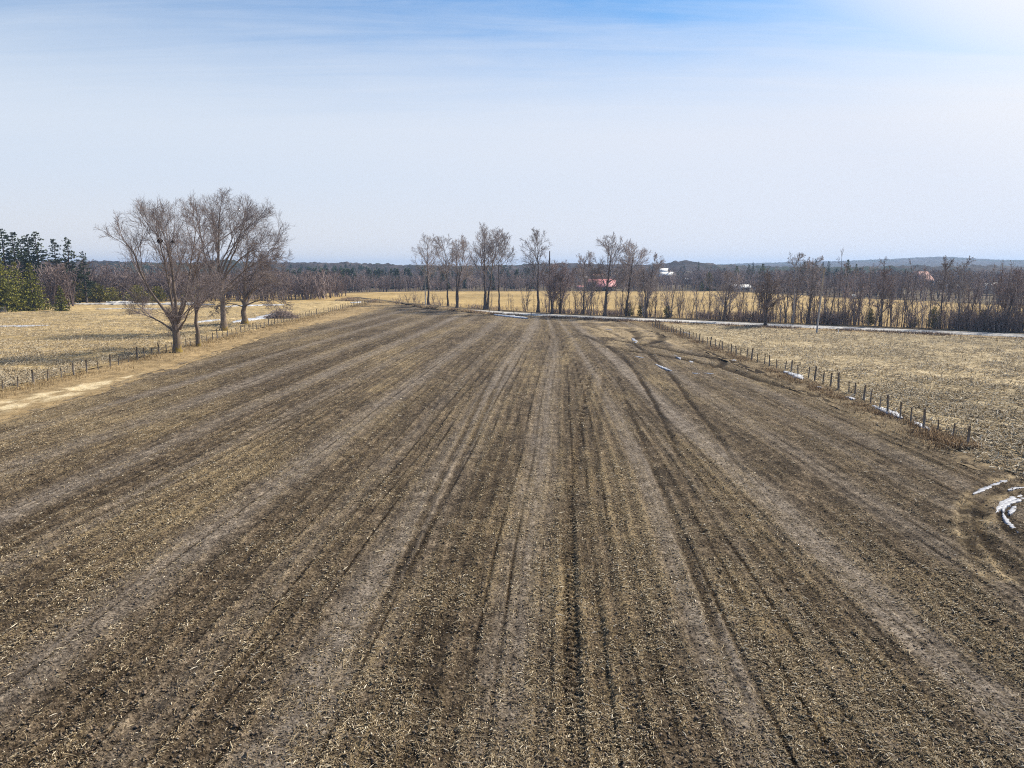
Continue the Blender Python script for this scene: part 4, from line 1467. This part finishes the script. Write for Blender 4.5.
def conifers():
    sp = [conifer_proto('spruce', 501, 16, 7.6, 1.1, .62), conifer_proto('spruce', 502, 13, 4.6, 1.1, .55), conifer_proto('spruce', 503, 6.5, 2.4, 1.3, .45)]
    pn = [conifer_proto('pine', 511 + k, 21, 4.4, 1.2, .72) for k in range(3)]
    jn = [conifer_proto('juniper', 521 + k, 5.6, 3.4, 1.3, .50) for k in range(2)]
    g1 = 'dark green spruces at the left edge of the pasture'
    D = 178.0

    def put(proto, px, d, s, label, grp, name, ph=None, wide=1.0, rz=0.0):
        x = px_x(px, d)
        return place_tree(name, proto, (x, d, land(x, d) - .05), label, grp, rz, (s * wide, s * wide, s))
    put(sp[0], -1, D, 1.0, 'biggest yellow green spruce at the left edge of the photo', g1, 'spruce_tree')
    put(sp[1], 33, D + 4, .98, 'pointed spruce with bare brown top right of the biggest one', g1, 'spruce_tree', rz=1)
    put(sp[1], 18, D + 10, 1.0, 'spruce half hidden between the two front spruces', g1, 'spruce_tree', rz=2)
    put(sp[2], 61, D + 3, 1.0, 'small dark spruce beside the grey gate', g1, 'spruce_tree', rz=3)
    g2 = 'tall dark pines behind the spruces'
    for k, (px, d, top, lab) in enumerate(((-6, 200, 226, 'tall pine at the left edge behind the biggest spruce'), (9, 205, 228, 'tallest tufted pine behind the biggest spruce'),
                                          (20, 208, 231, 'dark pine between the tallest pine and the broad pair'), (34, 205, 234, 'broad dark pine left of the steep topped one'),
                                          (43, 206, 231, 'steep topped dark pine above the pointed spruce'), (60, 210, 238, 'thin pine with a small tuft right of the dark pines'),
                                          (73, 212, 237, 'narrow pine with layered branches standing out against the sky'), (87, 214, 251, 'small layered pine at the right end of the pines'),
                                          (27, 214, 238, 'half hidden pine in the middle of the dark pines'))):
        h = z_of(top, d)
        put(pn[k % 3], px, d, h / 21, lab, g2, 'pine_tree', wide=.95 if k in (6, 7, 5) else 1.12, rz=k * 1.3)
    g3 = 'rounded evergreen bushes below the scrub wood'
    for k, (px, d, s, w, lab) in enumerate(((80, 220, 1.05, 1.0, 'round olive green bush nearest the gate'), (97, 221, .95, 1.05, 'wide olive green bush in the middle of the three left bushes'),
                                           (112, 222, .75, 1.1, 'low brownish green bush right of the wide one'), (138, 224, .85, 1.2, 'brown green bush behind the left limbs of the big tree'),
                                           (158, 225, .8, 1.0, 'dark green bush seen through the big tree limbs'), (196, 226, .9, 1.2, 'dark bush behind the big bare tree trunk'))):
        put(jn[k % 2], px, d, s * 1.15, lab, g3, 'evergreen_bush', wide=w, rz=k * 2.1)
    # single conifers seen beyond the far field
    g4 = 'single dark conifers beyond the far field'
    for k, (px, d, top, wide, kind, lab) in enumerate(((708, 352, 271, 1.75, 0, 'round topped dark evergreen just beyond the corn field'), (677, 470, 273, 1.4, 0, 'small dark evergreen right of the white houses'),
                                                      (697, 640, 261, .8, 2, 'lone pointed spruce on the wooded skyline'), (735, 380, 265, 1.1, 1, 'tall green spruce behind the field left of the tufted pine'),
                                                      (747, 392, 264, 1.0, 3, 'dark tufted pine with a narrow neck beyond the field'), (751, 388, 262, .8, 4, 'taller tufted pine touching the dark one'),
                                                      (761, 400, 263, 1.2, 1, 'rounded grey green conifer right of the tufted pines'), (802, 330, 261, 1.0, 1, 'dark spruce top left of the utility pole'),
                                                      (813, 335, 258.5, .9, 3, 'tallest dark conifer behind the utility pole'), (820.5, 332, 261.5, .8, 4, 'slim dark conifer just right of the utility pole'),
                                                      (826, 338, 260.5, .8, 5, 'dark conifer right of the slim one by the pole'), (845, 330, 258.5, 1.05, 2, 'sharp pointed spruce against the blue hill'),
                                                      (853.5, 334, 263, .9, 2, 'smaller pointed spruce beside the sharp one'))):
        pr = [sp[0], sp[1], sp[1], pn[0], pn[1], pn[2]][kind]
        bh = [16, 13, 13, 21, 21, 21][kind]
        x = px_x(px, d)
        g = float(land(x, d))
        h = z_of(top, d) - g
        s = h / bh
        w = s * wide * {0: .55, 1: .75, 2: .6, 3: .7, 4: .6, 5: .6}[kind] * 1.25
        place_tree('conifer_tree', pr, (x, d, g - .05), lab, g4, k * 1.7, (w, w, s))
    return sp, pn, jn


SP, PN, JN = conifers()

# scrubby evergreens in the hedgerow
def hedge_bushes():
    rng = np.random.default_rng(55)
    for k, px in enumerate((629, 641, 668, 872, 917, 936, 985, 1021)):
        x0 = px_x(px, 135)
        # walk out along the ray to just behind the road
        for d in np.arange(95, 190, .5):
            x = px_x(px, d)
            if d > road_y(x) + 9.5:
                break
        s = rng.uniform(.45, .75)
        place_tree('cedar_bush', JN[k % 2], (x, d, -.05), 'olive brown cedar bush under the bare hedgerow trees by the road', 'cedar bushes under the hedgerow',
                   rng.uniform(0, 6), (s * .55, s * .55, s * rng.uniform(.7, 1.15)), 'bush')


hedge_bushes()


# ------------------------------------------------------------------ far woods (one mass)
def woods():
    rng = np.random.default_rng(99)
    spots = []

    def band(n, x0, x1, fy, dep, hlo, hhi):
        x = rng.uniform(x0, x1, n)
        y = fy(x) + dep * rng.random(n) ** 1.3
        spots.append(np.stack([x, y, rng.uniform(hlo, hhi, n)], 1))
    # behind the corn field
    band(950, 100, 260, lambda x: y_back(x) + 2, 90, 6, 11)
    band(420, 60, 135, lambda x: np.maximum(y_back(x), 300) + 25, 110, 5, 8.5)
    band(520, -100, 105, lambda x: y_back(x) + 3, 70, 4.5, 8)
    band(1000, -190, 160, lambda x: y_back(x) + 60, 320, 6, 10)
    # scrub wood behind the left pasture
    band(520, -190, -66, lambda x: np.interp(x, [-190, -120, -80, -66], [226, 230, 236, 246]), 40, 4.5, 10.5)
    band(200, -280, -125, lambda x: x * 0 + 229, 30, 8, 14)
    band(26, -152, -126, lambda x: x * 0 + 198, 10, 8, 13)
    band(700, 100, 420, lambda x: np.maximum(y_back(x), 230) + 80, 330, 6, 10)
    S = np.concatenate(spots)
    # clearings round the barn and the houses
    px = 512 + FPX * S[:, 0] / (S[:, 1] * math.cos(TH) + .1)
    thin = ((px > 576) & (px < 622) & (S[:, 1] < 362)) | ((px > 906) & (px < 1000) & (S[:, 1] < 312)) | ((px > 652) & (px < 692) & (S[:, 1] < 500) & (S[:, 1] > 340))
    for cp, cd in ((708, 352), (735, 380), (747, 392), (761, 400), (802, 330), (813, 335), (820.5, 332), (826, 338), (845, 330), (853.5, 334), (677, 470)):
        thin |= (np.abs(px - cp) < 7) & (S[:, 1] < cd + 6)
    S = S[~(thin & (rng.random(len(S)) < .72))]
    protos = []
    for k in range(6):
        t = TreeGen(600 + k)
        ns = 1 + k % 3
        st = []
        for j in range(ns):
            a = rng.uniform(0, 6.28)
            sp = .02 if ns == 1 else .14
            st.append(([(0, 0, -.03), (math.cos(a) * sp * .3, math.sin(a) * sp * .3, .4), (math.cos(a) * sp, math.sin(a) * sp, rng.uniform(.8, .97))], .017, .006))
        t.stems(st, 4)
        t.grow(K=int(14 / ns) + 2, tmin=.2, ang=38, lr=.42, n=3, wander=.1, up=.1, rmin=.0055, fall=.5)
        t.grow(K=5, tmin=.2, ang=40, lr=.6, n=2, wander=.1, up=.06, rmin=.0045)
        V, F, off = [], [], 0
        for P, Rr in t.levels:
            v, f = tubes(P, Rr, 3)
            V.append(v)
            F.append(f[0] + off)
            off += len(v)
        protos.append((np.concatenate(V), np.concatenate(F)))
    VV, FF, TT, off = [], [], [], 0
    for k in range(6):
        Sk = S[k::6]
        v, f = protos[k]
        n = len(Sk)
        a = rng.uniform(0, 6.28, n)
        h = Sk[:, 2]
        cs, sn = np.cos(a)[:, None], np.sin(a)[:, None]
        wd = h[:, None] * rng.uniform(.9, 1.5, n)[:, None]
        X = (v[None, :, 0] * cs - v[None, :, 1] * sn) * wd + Sk[:, :1]
        Y = (v[None, :, 0] * sn + v[None, :, 1] * cs) * wd + Sk[:, 1:2]
        Z = v[None, :, 2] * h[:, None] + land(Sk[:, 0], Sk[:, 1])[:, None] - .2
        VV.append(np.stack([X, Y, Z], -1).reshape(-1, 3))
        FF.append((f[None] + (np.arange(n) * len(v))[:, None, None] + off).reshape(-1, 4))
        TT.append(np.repeat(np.clip(rng.beta(2, 2.8, n), 0, .75), len(v)))
        off += n * len(v)
    tag(add('distant_woodland', mesh_np('distant_woodland', np.concatenate(VV), [np.concatenate(FF)], M['wood_far'], {'tint': np.concatenate(TT)})), kind='stuff')


woods()


def far_evergreens():
    """evergreen patches on the wooded rise, a mass"""
    rng = np.random.default_rng(123)
    pts = []
    for px, d, n, spx, sd in ((322, 420, 60, 16, 40), (300, 400, 24, 12, 30), (345, 430, 40, 12, 40), (372, 440, 22, 20, 30), (405, 430, 22, 22, 30), (470, 430, 26, 40, 40), (540, 520, 20, 30, 60), (440, 620, 30, 40, 80),
                              (500, 700, 40, 22, 40), (380, 640, 30, 60, 60), (600, 620, 20, 40, 60), (790, 480, 24, 40, 60), (900, 620, 40, 80, 90), (330, 700, 40, 50, 60)):
        p = rng.normal(px, spx, n)
        dd = d + rng.normal(0, sd, n)
        dd = np.maximum(dd, 350)
        x = (p - 512) / FPX * dd
        pts.append(np.stack([x, dd, rng.uniform(6, 11, n)], 1))
    S = np.concatenate(pts)
    _, cr = SP[2]
    co = np.empty(len(cr.vertices) * 3, np.float32)
    cr.vertices.foreach_get('co', co)
    v = co.reshape(-1, 3) / 6.5
    tt = np.empty(len(v), np.float32)
    cr.attributes['tint'].data.foreach_get('value', tt)
    # thin the sprays for these far ones
    nf = len(v) // 5
    pick = rng.permutation(nf)[:nf // 3]
    idx = (pick[:, None] * 5 + np.arange(5)).ravel()
    v, tt = v[idx], tt[idx]
    ctr = v.reshape(-1, 5, 3).mean(1, keepdims=True)
    v = ((v.reshape(-1, 5, 3) - ctr) * 1.9 + ctr).reshape(-1, 3)
    n = len(S)
    h = S[:, 2][:, None]
    X = v[None, :, 0] * h * 1.1 + S[:, :1]
    Y = v[None, :, 1] * h * 1.1 + S[:, 1:2]
    Z = v[None, :, 2] * h + land(S[:, 0], S[:, 1])[:, None]
    V = np.stack([X, Y, Z], -1).reshape(-1, 3)
    F = (np.arange(n * len(v) // 5)[:, None] * 5 + np.arange(5)[None])
    tag(add('distant_evergreens', mesh_np('distant_evergreens', V, [F], M['pine'], {'tint': np.tile(tt, n)})), kind='stuff')


far_evergreens()


# ------------------------------------------------------------------ fences
def post_meshes():
    out = []
    for k in range(4):
        rng = random.Random(k + 3)
        b = Boxes()
        r = .075 + .02 * rng.random()
        h = 1.25 + .25 * rng.random()
        b.tube([(0, 0, -.4), (rng.uniform(-.02, .02), .01, h * .5), (rng.uniform(-.05, .05), rng.uniform(-.04, .04), h)], [r * 1.1, r, r * .92], 7)
        out.append((b.mesh('post', M['post']), h))
    b = Boxes()
    b.tube([(0, 0, -.4), (.01, 0, .5), (-.02, .01, 1.12)], [.062, .058, .05], 6)
    return out, (b.mesh('post', M['post']), 1.1)


PM, STEEL = post_meshes()


def fence(name, label, path, step, every, seed):
    rng = random.Random(seed)
    P = np.array(path, float)
    seg = np.concatenate([[0], np.cumsum(np.linalg.norm(np.diff(P, axis=0), axis=1))])
    n = int(seg[-1] / step)
    x0, y0 = P[0]
    z0 = float(land(x0, y0))
    o = empty(name, (x0, y0, z0), label, 'fence')
    tops = []
    for i in range(n + 1):
        s = i * step + (rng.uniform(-.25, .25) if 0 < i < n else 0)
        x = np.interp(s, seg, P[:, 0]) + rng.uniform(-.06, .06)
        y = np.interp(s, seg, P[:, 1])
        wood = (i % every == 0) or rng.random() < .12
        me, h = PM[rng.randrange(4)] if wood else STEEL
        c = add('post', me, o)
        sc = rng.uniform(.88, 1.1)
        c.location = (x - x0, y - y0, float(land(x, y)) - z0)
        c.rotation_euler = (rng.gauss(0, .04), rng.gauss(0, .05), rng.uniform(0, 6.28))
        c.scale = (sc, sc, sc)
        tops.append((x - x0, y - y0, float(land(x, y)) - z0))
    T = np.array(tops)
    b = Boxes()
    for hz in (.16, .34, .54, .76, .98):
        q = T.copy()
        q[:, 2] += hz
        # sag between posts
        m = (q[:-1] + q[1:]) / 2
        m[:, 2] -= .015
        full = np.empty((len(q) * 2 - 1, 3))
        full[0::2], full[1::2] = q, m
        b.tube(full, .009, 3)
    b.build('wire', M['steel'], o)
    return o


fence('wire_fence', 'long wire fence with weathered posts between the left pasture and the tilled field',
      [(-46, 48), (-46.2, 62), (-45.4, 78), (-46.2, 100), (-46.6, 125), (-46.8, 155), (-46, 190), (-45, 236)], 1.95, 3, 5)
fence('wire_fence', 'wire fence with grey posts running along the right edge of the tilled field beside stubble',
      [(28.3, 41.7), (28.7, 47), (28.9, 52), (29.9, 60), (30.0, 68), (29.2, 80), (28.6, 95), (27.9, 112), (26.6, 132)], 1.72, 3, 6)


# leaning brace on the near end of the right fence
def pole(name, x, y, h, r, label, lean=0.0):
    z = float(land(x, y))
    o = empty(name, (x, y, z), label, 'utility pole')
    b = Boxes()
    b.tube([(0, 0, -.5), (lean * h * .5, 0, h * .5), (lean * h, 0, h)], [r, r * .85, r * .68], 9)
    b.build('pole_shaft', M['pole'], o, True)
    c = Boxes()
    c.tube([(lean * h, 0, h - .02), (lean * h, 0, h + .14)], [.05, .035], 7)
    c.box((lean * h + .12, 0, h - .55), (.10, .08, .10))
    c.build('insulator', M['steel'], o)
    return o


x, y = ground_pt(816.5, 333)
pole('utility_pole', x, y, z_of(268, y), .155, 'tall pale grey utility pole by the road in front of the right hand hedgerow', .05)
x, y = ground_pt(425.5, 306.3)
pole('utility_pole', x, y, z_of(266, y), .17, 'pale utility pole at the far end of the field before the leftmost bare tree')


def marker_post():
    x, y = ground_pt(838, 334.5)
    o = empty('roadside_mailbox', (x, y, 0), 'small white box on a post at the roadside right of the utility pole', 'mailbox')
    Boxes().box((0, 0, .4), (.10, .10, 1.0)).build('post', M['white'], o)
    b = Boxes()
    ring = [(-.13, 0.0), (.13, 0.0), (.13, .16), (.09, .24), (0, .28), (-.09, .24), (-.13, .16)]
    V = [(a, yy, z + .9) for yy in (-.26, .26) for a, z in ring]
    n = len(ring)
    F = [tuple(range(n)), tuple(range(2 * n - 1, n - 1, -1))] + [(i, n + i, n + (i + 1) % n, (i + 1) % n) for i in range(n)]
    b.poly(V, F).build('box', M['white'], o)


marker_post()


# short stakes where the field meets the road
def stakes():
    for k, (px, py) in enumerate(((489, 314), (503, 315), (514, 316.5), (531, 318.5), (547, 319.5))):
        x, y = ground_pt(px, py)
        o = add('fence_stake', PM[k % 4][0])
        o.location = (x, y, 0)
        o.rotation_euler = (.03 * (k - 2), .04 * (2 - k), k)
        tag(o, 'short weathered stake standing in the snow at the roadside edge of the field', 'stake', 'stakes along the roadside snow')


stakes()


# ---- gates at the left
def gate(name, px, py, wpx, label, rz, brace=True):
    x, y = ground_pt(px, py)
    w = wpx / FPX * y
    o = empty(name, (x, y, float(land(x, y))), label, 'gate', None, rz)
    f = Boxes()
    for z in (.25, .55, .85, 1.25):
        f.box((0, 0, z), (w, .05, .07))
    for s in (-1, 1):
        f.box((s * (w / 2 - .04), 0, .75), (.07, .055, 1.08))
    f.build('rails', M['grey_panel'], o)
    if brace:
        b = Boxes()
        b.tube([(-w / 2 + .1, -.07, .2), (w * .28, -.07, 1.45)], .10, 6)
        b.build('brace', M['white'], o)
    for s in (-1, 1):
        p = Boxes()
        p.tube([(s * (w / 2 + .16), 0, -.3), (s * (w / 2 + .16), 0, 1.7)], [.13, .12], 8)
        p.build('post', M['post'], o)
    return o


gate('farm_gate', 63, 310.3, 12, 'grey farm gate with a pale diagonal brace beside the small spruce', .1)
gate('farm_gate', 1, 312.5, 10, 'pale farm gate at the left edge below the biggest spruce', -.15, False)


# ---- brush pile
def brush_pile():
    x0, y0 = ground_pt(281, 318.5)
    rng = np.random.default_rng(31)
    n = 420
    a = rng.uniform(0, 6.28, n)
    rr = rng.random(n) ** .6
    cx, cy = np.cos(a) * rr * 3.6, np.sin(a) * rr * 1.8
    cz = (1 - rr ** 1.5) * 2.2 * rng.random(n) + .1
    d = np.stack([rng.normal(0, 1, n), rng.normal(0, .8, n), np.abs(rng.normal(0, .45, n))], -1)
    d /= np.linalg.norm(d, axis=1, keepdims=True)
    L = rng.uniform(.7, 2.4, n)[:, None]
    c = np.stack([cx, cy, cz], -1)
    P = np.stack([c - d * L / 2, c + rng.normal(0, .08, (n, 3)), c + d * L / 2], 1)
    P[..., 2] = np.maximum(P[..., 2], .03)
    Rr = rng.uniform(.03, .07, n)[:, None] * np.array([1, .8, .45])
    v, f = tubes(P, Rr, 4)
    o = add('brush_pile', mesh_np('brush_pile', v, f, M['twig_dark']))
    o.location = (x0, y0, 0)
    tag(o, 'heap of cut brown branches beside the left fence beyond the bare trees', 'brush pile')


brush_pile()


def dark_shrubs():
    rng = np.random.default_rng(61)
    for k, px in enumerate((402, 408, 414, 419, 433, 439, 443)):
        d = 214 + rng.uniform(-3, 3)
        x = px_x(px, d)
        s = rng.uniform(.30, .52)
        place_tree('bare_shrub', HP[[3, 5, 7][k % 3]], (x, d, -.1), 'short dark leafless shrub at the far end of the field around the leftmost pole', 'dark shrubs at the far field corner',
                   rng.uniform(0, 6), (s * 1.1, s * 1.1, s), 'shrub')


dark_shrubs()


def nests():
    for px, py, r, lab in ((165, 241, .34, 'dark ball of dead leaves high in the left side of the big bare tree'), (177.5, 242, .26, 'smaller dark leaf clump right of the other one in the big bare tree')):
        d = 89.0
        rng = np.random.default_rng(int(px))
        b = bpy.data.meshes.new('leaf_nest')
        import bmesh
        bm = bmesh.new()
        bmesh.ops.create_icosphere(bm, subdivisions=3, radius=r)
        for v in bm.verts:
            v.co *= float(rng.uniform(.75, 1.2))
            v.co.z *= .8
        bm.to_mesh(b)
        bm.free()
        b.materials.append(M['nest'])
        o = add('leaf_nest', b)
        o.location = (px_x(px, d), d, z_of(py, d))
        tag(o, lab, 'nest', 'leaf nests in the big bare tree')


nests()


# ------------------------------------------------------------------ buildings far off
def house(name, px, d, w, dp, wall_h, roof_h, label, wall, roof, rz=0.0, windows=3, cat='house', base=None, chimney=False):
    x = px_x(px, d)
    z = float(land(x, d)) if base is None else base
    o = empty(name, (x, d, z), label, cat, None, rz)
    b = Boxes()
    V = [(-w / 2, -dp / 2, -.5), (w / 2, -dp / 2, -.5), (w / 2, dp / 2, -.5), (-w / 2, dp / 2, -.5), (-w / 2, -dp / 2, wall_h), (w / 2, -dp / 2, wall_h), (w / 2, dp / 2, wall_h),
         (-w / 2, dp / 2, wall_h), (-w / 2, 0, wall_h + roof_h - .12), (w / 2, 0, wall_h + roof_h - .12)]
    b.poly(V, [(0, 1, 5, 4), (2, 3, 7, 6), (1, 2, 6, 9, 5), (3, 0, 4, 8, 7), (3, 2, 1, 0)])
    b.build('wall', wall, o)
    r = Boxes()
    ov = .45
    sl = roof_h / (dp / 2)
    for s in (-1, 1):
        ex = s * (dp / 2 + ov)
        ez = wall_h - sl * ov
        q = [(-w / 2 - ov, ex, ez), (w / 2 + ov, ex, ez), (w / 2 + ov, 0, wall_h + roof_h), (-w / 2 - ov, 0, wall_h + roof_h)]
        q2 = [(a, b2, c + .16) for a, b2, c in q]
        r.poly(q + q2, [(3, 2, 1, 0), (4, 5, 6, 7), (0, 1, 5, 4), (1, 2, 6, 5), (2, 3, 7, 6), (3, 0, 4, 7)])
    rf = r.build('roof', roof, o)
    if chimney:
        Boxes().box((w * .22, 0, wall_h + roof_h + .4), (.7, .7, 1.6)).build('chimney', M['brown_roof'], rf)
    for k in range(windows):
        xx = (k - (windows - 1) / 2) * w / (windows + .3)
        f = Boxes().box((xx, -dp / 2 - .03, wall_h * .55), (1.3, .08, 1.4)).build('window', M['white'], o)
        Boxes().box((xx, -dp / 2 - .08, wall_h * .55), (1.05, .05, 1.15)).build('pane', M['glass'], f)
    Boxes().box((w * .36, -dp / 2 - .04, 1.05), (1.1 if cat == 'house' else 3.0, .09, 2.1 if cat == 'house' else 2.8)).build('door', M['dark_board'] if wall is not M['dark_board'] else M['tan_wall'], o)
    return o


house('barn', 601, 352, 13.0, 9, 2.6, 3.4, 'long low barn with a faded red roof and dark wall beyond the corn field', M['dark_board'], M['red_roof'], .05, 3, 'barn', base=-.6)
house('shed', 580, 356, 2.6, 2.6, 1.6, 1.2, 'tiny red roofed shed left of the red roofed barn', M['dark_board'], M['red_roof'], 0, 1, 'shed', base=-.8)
house('house', 595, 470, 10.0, 8, 3.0, 2.0, 'tan walled building just above and behind the red barn roof', M['tan_wall'], M['brown_roof'], -.1, 3, base=2.0)
house('house', 584.5, 420, 1.9, 2.2, 2.0, .7, 'small white gable left above the red barn', M['white'], M['white'], 0, 0, base=3.4)
house('house', 666, 480, 8.0, 7, 2.6, 2.6, 'white roofed house on the slope right of the bare grey tree', M['tan_wall'], M['white'], -.5, 3, base=3.0, chimney=True)
house('house', 663, 500, 5.0, 5, 2.4, 2.0, 'smaller white roofed building behind the white roofed house', M['white'], M['white'], -.5, 2, base=6.2)
house('shed', 687.5, 430, 3.6, 4, 2.0, 1.2, 'low white shed in the scrub left of the round evergreen', M['white'], M['white'], .1, 1, 'shed', base=1.6)
house('house', 643, 420, 6.5, 5, 2.4, 1.6, 'pale grey house half hidden by bare trees right of the barn', M['dark_board'], M['grey_panel'], .1, 2, base=.8)
house('house', 918, 300, 7.0, 7, 2.4, 3.4, 'house with a steep pinkish brown roof behind the right hand hedgerow', M['dark_board'], M['brown_roof'], .35, 3, base=3.6)
house('shed', 934, 296, 3.2, 3.5, 1.9, .9, 'white shed right of the house with the pinkish brown roof', M['white'], M['white'], .2, 1, 'shed', base=2.6)
house('shed', 948, 300, 5.6, 4, 2.0, 1.0, 'pale grey low shed between the brown roofed house and the white gables', M['grey_panel'], M['grey_panel'], .1, 2, 'shed', base=1.2)
house('house', 985, 290, 3.2, 5, 2.0, 1.6, 'white gabled house left one of the white pair behind the hedge', M['white'], M['white'], 1.4, 1, base=.9)
house('house', 995, 294, 3.0, 5, 2.2, 1.6, 'white gabled house right one of the white pair behind the hedge', M['grey_panel'], M['white'], 1.45, 1, base=1.1)
house('house', 738, 345, 10, 5, 1.8, 1.2, 'long low pale building beyond the corn field below the conifers', M['grey_panel'], M['grey_panel'], -.05, 4, base=-.2)


def bale(px, d, r, label, rz):
    x = px_x(px, d)
    o = empty('wrapped_bale', (x, d, float(land(x, d)) + r), label, 'hay bale', None, rz)
    b = Boxes()
    b.tube([(-r * .95, 0, 0), (-r * .8, 0, 0), (r * .8, 0, 0), (r * .95, 0, 0)], [r * .8, r, r, r * .8], 18)
    b.build('wrap', M['wrap'], o, True)
    c = Boxes()
    for s in (-1, 1):
        c.tube([(s * r * .94, 0, 0), (s * r * .99, 0, 0)], [r * .5, r * .42], 14)
    c.build('twisted_end', M['grey_panel'], o, True)


bale(853, 250, .8, 'pale white wrapped round bale at the back of the corn field', .3)
bale(761, 326, .75, 'whitish wrapped bale at the field edge below the conifers', 1.0)
bale(756, 326, .7, 'second whitish wrapped bale left of the one below the conifers', .2)


# ------------------------------------------------------------------ air
def haze():
    b = Boxes().box((0, 0, 31), (10800, 10800, 66))
    m, t = new_mat('haze_air')
    v = t.n('ShaderNodeVolumePrincipled', {'Color': (0.47, 0.67, 1.0, 1), 'Density': 2.1e-4, 'Anisotropy': 0.2})
    o = t.n('ShaderNodeOutputMaterial')
    t.t.links.new(v.outputs[0], o.inputs['Volume'])
    m.cycles.volume_sampling = 'DISTANCE'
    h = b.build('haze', m)
    h.location = (0, 0, 0)
    tag(h, kind='stuff')


haze()
